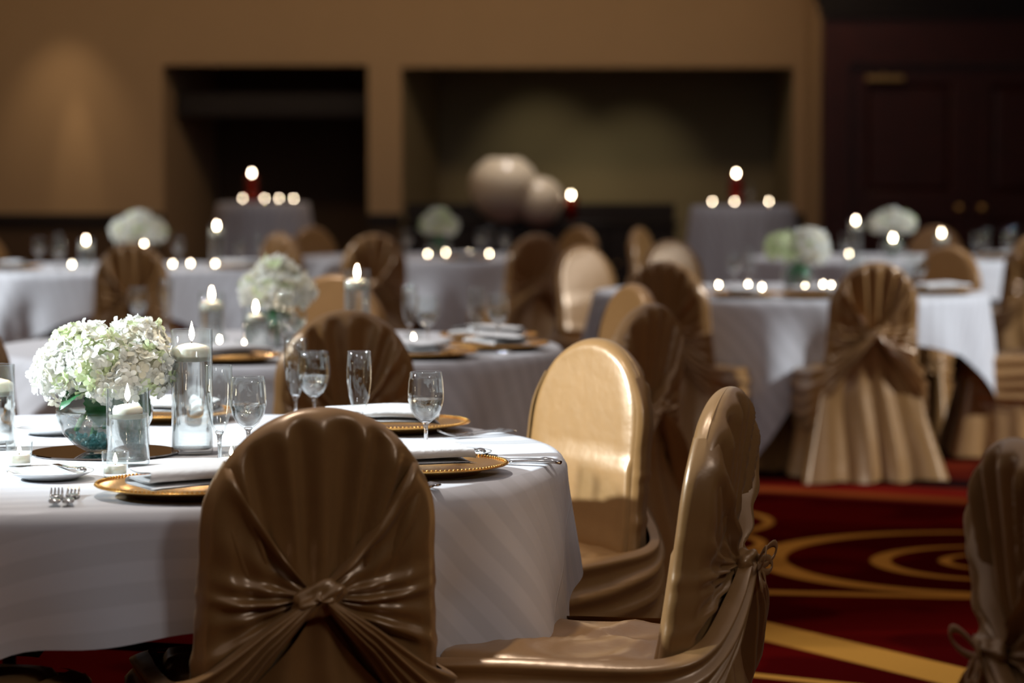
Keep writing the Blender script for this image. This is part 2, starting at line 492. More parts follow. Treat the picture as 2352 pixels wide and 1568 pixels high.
for k, (x0, x1, hx) in enumerate(((2.925, 3.997, 3.89), (4.003, 5.075, 4.09))):
    g = G(); Y0, Y1 = DY + 0.02, DY + 0.065
    g.box(x0, x0 + 0.16, Y0, Y1, 0.01, 2.24); g.box(x1 - 0.16, x1, Y0, Y1, 0.01, 2.24)
    for z0, z1 in ((0.01, 0.25), (0.90, 1.12), (2.08, 2.24)): g.box(x0 + 0.16, x1 - 0.16, Y0, Y1, z0, z1)
    d = struct('door_%d' % (k + 1), g, 'wood', ['dark wooden panelled door beside the beige wall', 'dark wooden panelled door at the edge of the picture'][k])
    for z0, z1 in ((0.25, 0.90), (1.12, 2.08)):
        g = G(); a, b = x0 + 0.16, x1 - 0.16
        v = [(a, Y0 + 0.012, z0), (b, Y0 + 0.012, z0), (b, Y0 + 0.012, z1), (a, Y0 + 0.012, z1)]
        e = 0.03; v += [(a + e, Y0 + 0.03, z0 + e), (b - e, Y0 + 0.03, z0 + e), (b - e, Y0 + 0.03, z1 - e), (a + e, Y0 + 0.03, z1 - e)]
        e = 0.07; v += [(a + e, Y0 + 0.012, z0 + e), (b - e, Y0 + 0.012, z0 + e), (b - e, Y0 + 0.012, z1 - e), (a + e, Y0 + 0.012, z1 - e)]
        f = [(r * 4 + i, r * 4 + (i + 1) % 4, r * 4 + 4 + (i + 1) % 4, r * 4 + 4 + i) for r in (0, 1) for i in range(4)] + [(8, 9, 10, 11)]
        g.add(v, f); link('door_panel', g.mesh('door_panel', False), 'wood', d)
    g = G()
    g.lathe([(0, -0.005), (0.032, -0.005), (0.032, 0.006), (0.012, 0.012), (0.012, 0.05), (0.028, 0.06), (0.034, 0.075), (0.028, 0.092), (0, 0.098)], 20)
    me = g.mesh('door_knob'); me.transform(Matrix.Translation((hx, Y0, 1.0)) @ Matrix.Rotation(pi / 2, 4, 'X'))
    tag(link('door_knob', me, 'brass', d), 'round brass knob')
    if k == 0:
        g = G(); g.box(3.07, 3.40, Y0 - 0.05, Y0, 2.10, 2.155, 0.008); g.box(3.2, 3.225, Y0 - 0.1, Y0 - 0.03, 2.155, 2.17)
        tag(link('door_closer', g.mesh('door_closer', False), 'brass', d), 'brass door closer')

# ------------------------------------------------------------------ furniture in the alcoves
def thing(name, label, cat, loc, rz=0, group=None):
    o = bpy.data.objects.new(name, None); COL.objects.link(o); o.location = loc; o.rotation_euler = (0, 0, rz)
    return tag(o, label, cat, group)


t = thing('wall_shelf', 'long dark wooden shelf across the smaller alcove', 'shelf', (-2.2, 25.6, 1.86))
link('board', G().box(-0.94, 0.86, -0.12, 0.25, 0.10, 0.20, 0.006).mesh('board', False), 'darkwood', t)
link('fascia', G().box(-0.94, 0.86, -0.14, -0.11, -0.02, 0.19, 0.006).mesh('fascia', False), 'darkwood', t)
for sx in (-0.9, 0.82): link('bracket', G().box(sx - 0.03, sx + 0.03, -0.1, 1.4, -0.02, 0.1, 0.006).mesh('bracket', False), 'darkwood', t)

t = thing('sideboard', 'long black wooden sideboard with raised back below the wide alcove', 'sideboard', (0.26, 24.3, 0))
link('body', G().box(-1.2, 1.2, -0.2, 0.3, 0.08, 0.83, 0.008).mesh('body', False), 'darkwood', t)
link('top', G().box(-1.23, 1.23, -0.23, 0.3, 0.83, 0.87, 0.008).mesh('top', False), 'darkwood', t)
link('back_board', G().box(-1.22, 1.22, 0.26, 0.31, 0.87, 1.03, 0.006).mesh('back_board', False), 'darkwood', t)
link('plinth', G().box(-1.16, 1.16, -0.17, 0.28, 0, 0.08).mesh('plinth', False), 'darkwood', t)
dm = G().box(-0.28, 0.28, -0.225, -0.2, 0.13, 0.79, 0.008).mesh('cabinet_door', False)
km = G().lathe([(0, 0), (0.008, 0), (0.014, 0.02), (0, 0.026)], 12).mesh('knob'); km.transform(Matrix.Rotation(pi / 2, 4, 'X'))
for k in range(4):
    d = link('cabinet_door', dm, 'darkwood', t, (-0.9 + 0.6 * k, 0, 0))
    link('knob', km, 'brass', d, ((0.22 if k % 2 == 0 else -0.22), -0.225, 0.5))

# big off-white rounded jar lying over on the sideboard
t = thing('round_jar', 'big off-white bulging two-lobed ornament on the black sideboard', 'ornament', (0.02, 24.15, 0.87))
prof = [(0, -0.30), (0.12, -0.295), (0.13, -0.27), (0.20, -0.23), (0.28, -0.13), (0.315, 0), (0.30, 0.11), (0.24, 0.20), (0.17, 0.25), (0.15, 0.27), (0, 0.27)]
me = G().lathe(prof, 40).mesh('body'); link('body', me, 'jar', t, (-0.09, 0, 0.30))
prof = [(0, -0.12), (0.15, -0.12), (0.20, -0.03), (0.225, 0.06), (0.21, 0.15), (0.16, 0.22), (0.115, 0.25), (0.10, 0.25), (0.09, 0.22), (0, 0.20)]
me = G().lathe(prof, 36).mesh('mouth_lobe'); me.transform(Matrix.Translation((0.17, -0.02, 0.21)) @ Matrix.Rotation(radians(118), 4, 'Y'))
link('mouth_lobe', me, 'jar', t)
me = G().lathe([(0.11, -0.012), (0.125, 0), (0.11, 0.012), (0.095, 0)], 30).mesh('rim')
me.transform(Matrix.Translation((0.17 + 0.25 * sin(radians(118)), -0.02, 0.21 + 0.25 * cos(radians(118)))) @ Matrix.Rotation(radians(118), 4, 'Y'))
link('rim', me, 'jar', t)


# ------------------------------------------------------------------ satin covered chair
ZC, ZT, HW = 0.735, 0.945, 0.191      # arch springing, top, half width of the backrest


def half_w(z):
    if z <= ZC: return HW + 0.012 * sm(0.72, 0.42, z)
    t = min(1.0, (z - ZC) / (ZT - ZC)); return HW * (max(0.0, 1 - t ** 2.15)) ** 0.5


def lean(p):
    x, y, z = p
    return (x, y - 0.13 * max(0.0, z - 0.45), z)


def make_chair(seed, bow, plump):
    rnd = random.Random(seed); ph = [rnd.uniform(0, 6.28) for _ in range(12)]
    zk = 0.628 + rnd.uniform(-0.008, 0.008); kx = rnd.uniform(-0.012, 0.012)
    parts = []
    # back rest: an arched pad, smooth in front with one tuck, gathered pleats behind
    nu, nz = 72, 44
    zs = [0.42 + (ZC - 0.42) * i / 17 for i in range(18)] + [ZC + (ZT - ZC) * sin(pi / 2 * i / 26) for i in range(1, 27)]
    us = [sin(pi / 2 * (-1 + 2 * k / (nu - 1))) for k in range(nu)]

    def pad(side):
        def fn(i, j):
            z = zs[j]; wv = half_w(z); x = us[i] * wv
            zt = ZC + (ZT - ZC) * (max(0, 1 - (abs(x) / HW) ** 2)) ** 0.47 if abs(x) < HW else ZC
            e = max(0.0, min(wv * (1 - abs(us[i])) * (1.0 if z < ZC else 0.9), zt - z))
            d = 0.027 * (1 - (1 - min(1, e / 0.024)) ** 2) ** 0.5
            if side > 0:
                d += 0.007 * sm(0.690, 0.675, z + 0.012 * (x / HW) ** 2) * sm(0, 0.02, e) + 0.004 * sin(9 * z + 5 * x + ph[0]) * sm(0, 0.05, e)
                d += 0.006 * exp(-((z - 0.50 - 0.12 * x) / 0.02) ** 2) * sm(0, .05, e)
                return lean((x, d, z))
            a = (x - kx) / (z - 0.40)
            pl = 0.0
            for k, (c, wd, hh) in enumerate(((-0.56, .05, 1.0), (-0.40, .04, .8), (-0.27, .03, .9), (-0.12, .035, .7), (0.03, .05, .6), (0.17, .03, .8), (0.31, .035, 1.), (0.47, .045, .9), (0.60, .05, .8))):
                q = (a - c - 0.02 * sin(ph[k] + 8 * z)) / wd
                pl += hh * (exp(-q * q) - 0.5 * exp(-(q - 1.6) ** 2))
            d += 0.023 * pl * sm(0.0, 0.045, e) * sm(0.60, 0.72, z)
            return lean((x, -d, z))
        return fn
    g = G(); g.grid(nu, nz, pad(1)); g.grid(nu, nz, pad(-1), flip=True)
    parts.append(('back_cover', g.mesh('back_cover'), 'satin', -1))
    # two swags drawn from the sides to the knot
    for sg in (1, -1):
        zh = 0.860 + rnd.uniform(-.006, .006)
        th0 = atan2(zh - zk, half_w(zh)); th1 = radians(-58)
        nt, nr = 64, 34; off = rnd.uniform(0, 1)

        def rb(th):
            lo, hi = 0.0, 0.6
            for _ in range(22):
                m_ = (lo + hi) / 2
                if m_ * cos(th) > half_w(zk + m_ * sin(th)) or zk + m_ * sin(th) < 0.405: hi = m_
                else: lo = m_
            return lo

        def fn(i, j):
            psi = i / (nt - 1); th = th0 + (th1 - th0) * psi; R = rb(th)
            rr = j / (nr - 6)
            r = min(rr, 1.0) * R
            q = min(rr, 1.0)
            fo = 0
            for k, (c, wd, hh) in enumerate(((0.035, .034, 1.35), (0.20, .08, .40), (0.37, .05, .65), (0.50, .030, 1.1), (0.60, .05, .7), (0.72, .028, 1.2), (0.84, .045, .8), (0.95, .03, 1.0))):
                u = (psi - c - 0.035 * sin(ph[(k + (0 if sg > 0 else 5)) % 12] + 3.2 * q) * q) / wd
                fo += hh * exp(-u * u)
            amp = 0.026 * sm(0.0, 0.09, r) * (1 - 0.62 * q ** 1.5)
            h = 0.007 + 0.026 * exp(-(r / 0.055) ** 2) + amp * fo + 0.003 * sin(20 * q + 9 * psi + ph[3])
            edge = sm(0.0, 0.018, psi); h *= (0.12 + 0.88 * edge)
            x = r * cos(th); z = zk + r * sin(th) - 0.014 * sin(pi * q) * (1 - psi)
            wv = half_w(z)
            if rr <= 1.0:
                e = max(0.0, 1 - q)
                y = -(0.027 * (1 - (1 - min(1, e * R / 0.024)) ** 2) ** 0.5 + h * (0.35 + 0.65 * sm(0, .2, e)))
                if q > 0.8: x += 0.005 * sm(.8, 1, q) * sm(0, .15, psi)
            else:
                k = (rr - 1) * (nr - 6) / 5
                x += (0.005 + 0.003 * sin(pi * k)) * sm(0, .15, psi) + 0.006 * sm(.05, .3, psi) * fo * sin(pi * k) * .6; y = -0.008 + 0.034 * k
                if k > 0.99: x -= 0.012
            return lean((kx * (1 - q) + sg * x, y, z))
        parts.append(('swag', G().grid(nt, nr, fn, flip=sg < 0).mesh('swag'), 'satin', -1))
    # drapes running from the knot round the side of the seat to its front
    for sg in (1, -1):
        P = [Vector(p) for p in ((0.01, -0.085, zk + 0.005), (0.09, -0.082, 0.585), (0.185, -0.062, 0.515), (0.238, 0.0, 0.487), (0.246, 0.13, 0.478), (0.246, 0.30, 0.474), (0.240, 0.43, 0.468), (0.19, 0.482, 0.462))]
        W = [0.02, 0.055, 0.11, 0.19, 0.23, 0.23, 0.21, 0.18]
        nt, nc = 60, 34

        def fn(i, j):
            t = i / (nt - 1); c = j / (nc - 1)
            p = catmull(P, t); q = catmull(P, min(1, t + 0.01)) - catmull(P, max(0, t - 0.01))
            n_ = Vector((q.y, -q.x, 0))
            if n_.length < 1e-5: n_ = Vector((1, 0, 0))
            n_.normalize()
            if t < 0.12: n_ = (n_ + Vector((0, -1, 0))).normalized()
            k = t * (len(W) - 1); a = min(int(k), len(W) - 2); wd = W[a] + (W[a + 1] - W[a]) * (k - a)
            sag = 0.05 * sin(pi * t) ** 1.5
            cc = c + 0.05 * sin(5 * t + ph[5]) * sin(pi * c)
            fo = 0.0
            for u0, ww, hh in ((0.06, .05, .8), (0.27, .06, 1.0), (0.50, .055, .8), (0.70, .06, 1.05), (0.93, .05, .7)):
                fo += hh * exp(-((cc - u0 - 0.03 * sin(7 * t + ph[int(u0 * 10)])) / ww) ** 2)
            out = 0.016 * sm(0, .2, t) * fo + 0.014 * sin(pi * c) - 0.02 * sm(.93, 1, c) - 0.02 * sm(.05, 0, c)
            p = p + n_ * out + Vector((0, 0, -1)) * (wd * c + sag * c)
            return (sg * p.x + kx * (1 - t), p.y - 0.13 * max(0.0, p.z - 0.45), p.z)
        parts.append(('side_drape', G().grid(nt, nc, fn, flip=sg < 0).mesh('side_drape'), 'satin', -1))
    # seat
    nu, nv = 30, 30

    def seat(i, j):
        u, v = -1 + 2 * i / (nu - 1), -1 + 2 * j / (nv - 1)
        u2, v2 = u * sqrt(1 - v * v / 2 * 0.5), v * sqrt(1 - u * u / 2 * 0.5)
        e = max(abs(u), abs(v)); z = 0.474 - 0.05 * max(0, (e - 0.8) / 0.2) ** 2.2
        z += 0.007 * sin(7 * u2 + 4 * v2 + ph[6]) * (1 - e) + 0.010 * ridge((v2 * 1.3 + 0.55 * u2 + .08 * sin(5 * u2)), 6) * (1 - e ** 4) + 0.007 * ridge((v2 * 0.9 - 0.8 * u2 + .3), 8) * (1 - e ** 4)
        return (u2 * 0.242, 0.225 + v2 * 0.248, z)
    parts.append(('seat_cover', G().grid(nu, nv, seat).mesh('seat_cover'), 'satin', -1))
    # skirt to the floor
    ns, nv = 168, 22
    loop = []
    corner = [(-0.212, -0.045), (0.212, -0.045), (0.235, 0.46), (-0.235, 0.46)]
    for k in range(4):
        a, b = corner[k], corner[(k + 1) % 4]
        for i in range(ns // 4):
            loop.append((a[0] + (b[0] - a[0]) * i / (ns // 4), a[1] + (b[1] - a[1]) * i / (ns // 4), k, i / (ns // 4)))
    nr_ = []
    for i in range(ns):
        a, b = loop[i - 4], loop[(i + 4) % ns]; tx, ty = b[0] - a[0], b[1] - a[1]; L = sqrt(tx * tx + ty * ty); nr_.append((ty / L, -tx / L))

    def skirt(i, j):
        x, y, side, f = loop[i]; nx, ny = nr_[i]; v = j / (nv - 1)
        zt = 0.455
        if side == 0: zt = 0.43 + (zk - 0.02 - 0.43) * max(0.0, 1 - abs(x) / 0.17) ** 0.8
        s_ = i / ns * 2 * pi
        if side == 0:
            fo = 0
            for c, wd, hh in ((-0.17, .05, .6), (-0.055, .036, 1.25), (0.045, .036, 1.15), (0.16, .05, .5)): fo += hh * exp(-((x - c - .02 * sin(3 * v + ph[7])) / wd) ** 2)
            fold = 0.045 * (fo - 0.4) * (0.25 + 0.75 * v)
        else:
            fold = (0.020 * cos(9 * s_ + ph[8] + v) + 0.012 * cos(17 * s_ + ph[9])) * v
        fl = (0.085 if side == 0 else 0.06) * v ** 1.3
        fl += 0.012 * (1 - v) * (side == 0)
        # corners swing out
        cn = max(0, 1 - min(f, 1 - f) / 0.18)
        fl += 0.03 * cn * v
        z = zt + (0.012 - zt) * v
        if v > 0.9: z += 0.006 * sin(11 * s_ + ph[10])
        X = x * (1 + (0.25 * v * v if side == 0 else 0))
        if side == 0: X = x * (0.35 + 0.65 * min(1, (zk + .05 - z) / 0.30)) * (1 + 0.22 * v) + kx * (1 - v)
        p = (X + nx * (fl + fold), y + ny * (fl + fold), max(0.006, z))
        return (p[0], p[1] - 0.13 * max(0.0, p[2] - 0.45), p[2])
    parts.append(('skirt', G().grid(ns, nv, skirt, cu=True).mesh('skirt'), 'satin', -1))
    # knot
    nu, nv = 26, 18

    def knot(i, j):
        a = 2 * pi * i / nu; b = pi * j / (nv - 1)
        r = 1 + 0.16 * cos(2 * a + 4 * b + ph[11]) + 0.10 * cos(5 * a - 3 * b) + 0.08 * noise.noise((cos(a) * 2, sin(a) * 2, b * 2 + seed))
        x, z, y = 0.038 * plump * r * sin(b) * cos(a), 0.026 * r * sin(b) * sin(a), 0.024 * r * cos(b)
        return lean((kx + x * cos(.45) - z * sin(.45), -0.072 + y, zk - 0.002 + x * sin(.45) + z * cos(.45)))
    parts.append(('knot', G().grid(nu, nv, knot, cu=True).mesh('knot'), 'satin', -1))
    if bow:
        g = G()
        for ang, L, wd in ((2.75, 0.062, 0.020), (0.35, 0.060, 0.022), (-0.25, .052, .016), (-1.2, 0.045, 0.014), (-1.95, 0.05, 0.013)):
            pts = []
            for k in range(19):
                t = 2 * pi * k / 18; rr_ = L * (0.5 - 0.5 * cos(t)); lat = wd * sin(t) * (0.6 + .4 * (0.5 - 0.5 * cos(t)))
                x = rr_ * cos(ang) - lat * sin(ang); z = rr_ * sin(ang) + lat * cos(ang)
                pts.append(lean((kx + x, -0.095 - 0.35 * rr_, zk + z)))
            g.tube(pts, 0.007, 6, 0.25, up=(0, 1, 0.2))
        parts.append(('bow', g.mesh('bow'), 'satin', len(parts) - 1))
    return parts


CHAIR = [make_chair(1, False, 1.25), make_chair(2, True, 0.8), make_chair(3, False, 1.0)]

T1, T2, T3 = (-0.82, 5.41), (-0.76, 8.73), (-2.28, 15.85)
TM, TR, TF = (-0.48, 17.75), (1.31, 12.73), (2.44, 17.53)


def chair_at(T, ang, r, var, label, group, turn=0):
    a = radians(ang); p = (T[0] + r * cos(a), T[1] + r * sin(a), 0)
    return place(CHAIR[var], 'covered_chair', label, 'chair', p, a + pi / 2 + radians(turn), group)


GC = 'satin covered chairs round the nearest table'
chair_at(T1, -61.8, 1.035, 0, 'brown satin covered chair with a big knot on its back, nearest the camera', GC, -13)
chair_at(T1, -25, 1.27, 1, 'golden satin covered chair seen from the side with a small bow, over the swirl carpet', GC, 9)
chair_at(T1, 40, 1.27, 2, 'brightly lit champagne satin chair whose smooth front faces the flower table', GC)
chair_at(T1, -103, 1.15, 2, 'satin chair seat pushed under the white cloth at the lower left corner', GC)
GC = 'satin covered chairs round the second table'
chair_at(T2, -76, 1.17, 2, 'brown satin chair back with fanned pleats directly behind the wine glasses', GC)
chair_at(T2, -134, 1.16, 0, 'brown satin chair back cut by the left edge, behind the hydrangeas', GC)
chair_at(T2, 25, 1.24, 2, 'tan satin chair front just above the brightly lit champagne chair', GC)
chair_at(T2, -35, 1.36, 0, 'satin chair back in half profile peeking over the brightly lit champagne chair', GC)
chair_at(T2, 86, 1.32, 2, 'tan satin chair top beside the hydrangeas of the second table', GC)
GC = 'satin covered chairs round the far tables'
chair_at(T3, -80, 1.28, 0, 'brown satin chair with fan pleats beside the bright blue-white cloth', GC)
chair_at(T3, 140, 1.25, 2, 'dim tan satin chair at the far left table by the chair rail', GC)
chair_at(TM, -61, 1.24, 1, 'brown satin chair with knotted back below the two-lobed ornament', GC)
chair_at(TM, -108, 1.20, 2, 'tan satin chair in front of the small pale flower bunch', GC, 25)
chair_at(TM, -138, 1.25, 0, 'shadowed brown satin chair between the draped high table and the pale flowers', GC)
chair_at(TM, 45, 1.28, 2, 'orange-tan satin chair top under the amber candle of the sideboard', GC)
chair_at(TM, 132, 1.30, 2, 'tan satin chair top in front of the draped high table by the dark alcove', GC)
GC = 'satin covered chairs round the table by the doors'
chair_at(TR, -121, 1.20, 1, 'satin chair with knotted back and pale tail, just right of the brightly lit champagne chair', GC)
chair_at(TR, -79, 1.20, 0, 'satin chair with knotted back whose long skirt spreads on the red carpet', GC)
chair_at(TR, -4, 1.28, 2, 'pale satin chair with deep side drapes at the right edge', GC)
chair_at(TR, 128, 1.48, 2, 'satin chair front catching white light, left of the knotted chair', GC)
chair_at(TR, 52, 1.48, 2, 'brown satin chair front rising behind the bright blue-white cloth corner', GC)
chair_at(TR, 100, 2.3, 2, 'satin chair front with a white gleam below the high table by the doors', GC, 20)
chair_at(TF, 68, 1.30, 2, 'tan satin chair top behind the floating candle by the doors', GC)
chair_at(TF, -60, 1.36, 0, 'brown pleated satin chair back at the right edge above the pale drapes', GC)
chair_at(TF, 150, 1.75, 2, 'thin edge-on satin chair standing before the black sideboard', GC, 6)
a = radians(172)
place(CHAIR[1], 'covered_chair', 'dark golden satin chair with a loose bow cut by the right edge', 'chair', (0.800, 3.93, 0), radians(-80), None)


# ------------------------------------------------------------------ tables and cloths
ZTOP = 0.765; RT = 0.915


def table_parts():
    g = G().lathe([(0, 0.735), (RT - 0.02, 0.735), (RT - 0.008, 0.74), (RT - 0.005, 0.749), (RT - 0.012, 0.757), (0, 0.757)], 64)
    P = [('table_top', g.mesh('table_top', True, 40), 'darkwood', -1)]
    for k in range(4):
        a = pi / 4 + k * pi / 2
        g = G().tube([(0.62 * cos(a), 0.62 * sin(a), 0.0), (0.56 * cos(a), 0.56 * sin(a), 0.735)], 0.016, 10, up=(1, 0, 0))
        P.append(('leg', g.mesh('leg'), 'metalleg', -1))
    g = G().tube([(-0.4, -0.4, 0.3), (0.4, -0.4, 0.3), (0.4, 0.4, 0.3), (-0.4, 0.4, 0.3), (-0.4, -0.4, 0.3)], 0.011, 8, up=(0, 0, 1))
    P.append(('brace', g.mesh('brace'), 'metalleg', -1))
    return P


TABLE = table_parts()


def cloth_mesh(rot, seed, half=1.143, R=RT + 0.004):
    """square cloth over a round table; rot = direction of a corner"""
    rnd = random.Random(seed); ph = [rnd.uniform(0, 6.28) for _ in range(8)]
    n = 288; prof = [0, 0.2, 0.4, 0.6, 0.75, 0.85, R - 0.03, R - 0.015]; nh = 26
    g = G(); uv = []
    hem = []
    for i in range(n):
        a = 2 * pi * i / n; q = (a - rot + pi / 4) % (pi / 2) - pi / 4   # angle from nearest corner
        hem.append(half / max(cos(pi / 4 - abs(q)), 0.5))

    def fn(i, j):
        a = 2 * pi * i / n
        if j < len(prof):
            r = prof[j]; z = 0.0012 * sin(3 * a + ph[0]) * sin(5 * r) * (r < R - .03)
            uv.append((r * cos(a - rot + pi / 4), r * sin(a - rot + pi / 4)))
            return (r * cos(a), r * sin(a), ZTOP + z)
        v = (j - len(prof)) / (nh - 1); L = hem[i] - R
        d = L * v ** 0.9
        rho = R + d
        uv.append((rho * cos(a - rot + pi / 4), rho * sin(a - rot + pi / 4)))
        rad = 0.014
        if d < rad * 1.5:
            t = d / rad; return ((R - 0.004 + rad * sin(min(t, 1.57)) * .6) * cos(a), (R - 0.004 + rad * sin(min(t, 1.57)) * .6) * sin(a), ZTOP - rad * (1 - cos(min(t, 1.57))) - 0.001)
        dd = d - rad * 1.5
        amp = 0.085 * sqrt(max(0, dd)) * sm(0.0, 0.25, dd) + 0.006 * sm(0, .1, dd)
        q = (a - rot + pi / 4) % (pi / 2) - pi / 4
        cn = exp(-(q / 0.38) ** 2)
        fold = (0.45 + 0.55 * cn) * (cos(13 * a + ph[1] + 1.2 * dd) + 0.55 * cos(21 * a + ph[2] - dd) + 0.3 * cos(7 * a + ph[3])) / 1.5
        out = 0.012 + 0.10 * dd * (0.6 + 0.4 * cn) + amp * fold
        r = R + out; z = ZTOP - 0.018 - dd * 0.955 - 0.10 * dd * fold * sm(0.1, .25, dd)
        return (r * cos(a), r * sin(a), max(0.03, z))
    g.grid(n, len(prof) + nh, fn, cu=True); g.uv = uv
    me = g.mesh('tablecloth')
    return me


def table(T, rot, seed, tl, cl):
    place(TABLE, 'banquet_table', tl, 'table', (T[0], T[1], 0), 0.3 + seed, 'round banquet tables')
    o = link('tablecloth', cloth_mesh(radians(rot), seed), 'linen', None, (T[0], T[1], 0.0))
    tag(o, cl, 'tablecloth', 'white striped tablecloths')


table(T1, -30, 1, 'round table under the nearest striped white cloth', 'white striped tablecloth on the nearest table, under the big hydrangeas')
table(T2, -62, 2, 'round table under the second white cloth', 'white cloth of the second table, right behind the wine glasses')
table(T3, -128, 3, 'round table under the cloth with bright blue-white drop at far left', 'white cloth with a bright blue-white drop at the far left')
table(TM, -80, 4, 'round table below the two-lobed ornament', 'lavender-grey white cloth in the middle of the far row')
table(TR, -104, 5, 'round table between the two knotted chairs by the red carpet', 'white cloth with pointed corner drop between the two knotted chairs')
table(TF, -20, 6, 'round table in front of the double doors', 'white cloth of the table in front of the double doors')


def high_table(loc, tl, cl):
    t = thing('high_table', tl, 'table', (loc[0], loc[1], 0), 0, 'draped high tables')
    link('table_top', G().lathe([(0, 1.03), (0.37, 1.03), (0.375, 1.045), (0.37, 1.06), (0, 1.06)], 40).mesh('table_top', True, 40), 'darkwood', t)
    link('post', G().lathe([(0.04, 0.03), (0.04, 1.03)], 16).mesh('post'), 'metalleg', t)
    link('foot', G().lathe([(0, 0.03), (0.04, 0.04), (0.26, 0.012), (0.27, 0.0), (0, 0)], 30).mesh('foot', True, 40), 'metalleg', t)
    n = 144; g = G(); uv = []; pr = [0, 0.2, 0.36, 0.378]

    def fn(i, j):
        a = 2 * pi * i / n
        if j < 4:
            uv.append((pr[j] * cos(a), pr[j] * sin(a))); return (pr[j] * cos(a), pr[j] * sin(a), 1.066 - (0.004 if j == 3 else 0))
        v = (j - 3) / 18; f = 0.55 * cos(11 * a + 1) + 0.45 * cos(17 * a + 2.1)
        r = 0.384 + 0.10 * v + 0.035 * f * v ** 0.7; uv.append(((0.38 + v) * cos(a), (0.38 + v) * sin(a)))
        return (r * cos(a), r * sin(a), 1.05 * (1 - v) + 0.008)
    g.grid(n, 22, fn, cu=True); g.uv = uv
    o = link('high_tablecloth', g.mesh('high_tablecloth'), 'linen', None, (loc[0], loc[1], 0)); tag(o, cl, 'tablecloth', 'floor length high table cloths')


HL, HR = (-2.06, 22.4), (1.72, 20.2)
high_table(HL, 'high table in front of the smaller dark alcove', 'lavender floor length cloth of the high table by the dark alcove')
high_table(HR, 'high table in front of the wide alcove near the doors', 'lavender floor length cloth of the high table near the doors')

# ------------------------------------------------------------------ table ware prototypes
def flame_mesh(h, r):
    return G().lathe([(0, 0), (r * .62, h * .12), (r, h * .3), (r * .86, h * .5), (r * .5, h * .72), (r * .2, h * .9), (0, h)], 10).mesh('flame')


def candle_parts(R, hgt, flame_h):
    b = [(0, 0), (R * .84, 0.001), (R * .95, hgt * .10), (R, hgt * .35), (R, hgt * .66), (R * .95, hgt * .75), (R * .75, hgt * .87), (R * .4, hgt * .96), (R * .12, hgt), (0, hgt)]
    return [('wax', G().lathe(b, 36).mesh('wax'), 'wax', -1), ('wick', G().tube([(0, 0, hgt * .9), (0.001, 0, hgt + 0.009)], 0.0011, 6, up=(1, 0, 0)).mesh('wick'), 'wick', -1),
            ('flame', flame_mesh(flame_h, 0.0058), 'flame', -1, (0, 0, hgt + 0.004))]


CAND_BIG, CAND_SMALL = candle_parts(0.0390, 0.037, 0.040), candle_parts(0.029, 0.030, 0.036)


def vase_parts(R, hgt, water):
    th = 0.0022
    out = [(0, 0.0), (R - .004, 0.0), (R, 0.004), (R, hgt - 0.001), (R - th / 2, hgt), (R - th, hgt - 0.001), (R - th, 0.012), (R - th - .004, 0.009), (0, 0.009)]
    w = [(0, 0.0095), (R - th - .0045, 0.0095), (R - th - .0006, 0.013), (R - th - .0006, water), (0, water)]
    return [('glass', G().lathe(out, 48).mesh('glass'), 'vessel', -1), ('water', G().lathe(w, 48).mesh('water', True, 40), 'water', -1)]


VASE_T, VASE_M, VASE_S = vase_parts(0.0415, 0.250, 0.196), vase_parts(0.0415, 0.172, 0.118), vase_parts(0.0415, 0.150, 0.100)


def wine_parts():
    foot = [(0, 0), (0.030, 0.0), (0.0315, 0.0015), (0.028, 0.003), (0.008, 0.006), (0.0042, 0.012), (0.0038, 0.05), (0.0048, 0.060), (0.009, 0.0655), (0.006, 0.068), (0, 0.0685)]
    bowl = [(0.009, 0.0655), (0.022, 0.076), (0.031, 0.091), (0.0358, 0.110), (0.0362, 0.125), (0.0345, 0.148), (0.0322, 0.166),
            (0.0316, 0.1667), (0.0308, 0.166), (0.0331, 0.148), (0.0348, 0.125), (0.0344, 0.110), (0.0296, 0.0915), (0.0205, 0.0775), (0.009, 0.069)]
    w = [(0, 0.0695), (0.009, 0.0702), (0.0200, 0.0782), (0.0290, 0.092), (0.0336, 0.109), (0.0338, 0.1125), (0, 0.1125)]
    return [('bowl', G().lathe(bowl, 48).mesh('bowl'), 'vessel', -1), ('stem', G().lathe(foot, 40).mesh('stem'), 'stemglass', -1), ('water', G().lathe(w, 40).mesh('water', True, 40), 'water', -1)]


def flute_parts():
    foot = [(0, 0), (0.028, 0.0), (0.0295, 0.0015), (0.026, 0.003), (0.008, 0.006), (0.0040, 0.012), (0.0038, 0.045), (0.005, 0.055), (0.009, 0.063), (0.006, 0.066), (0, 0.067)]
    bowl = [(0.009, 0.063), (0.016, 0.078), (0.022, 0.10), (0.0258, 0.128), (0.0262, 0.15), (0.0252, 0.192),
            (0.0246, 0.1927), (0.0240, 0.192), (0.0249, 0.15), (0.0245, 0.128), (0.0207, 0.10), (0.0146, 0.0785), (0.007, 0.066)]
    return [('bowl', G().lathe(bowl, 44).mesh('bowl'), 'vessel', -1), ('stem', G().lathe(foot, 36).mesh('stem'), 'stemglass', -1)]


WINE, FLUTE = wine_parts(), flute_parts()


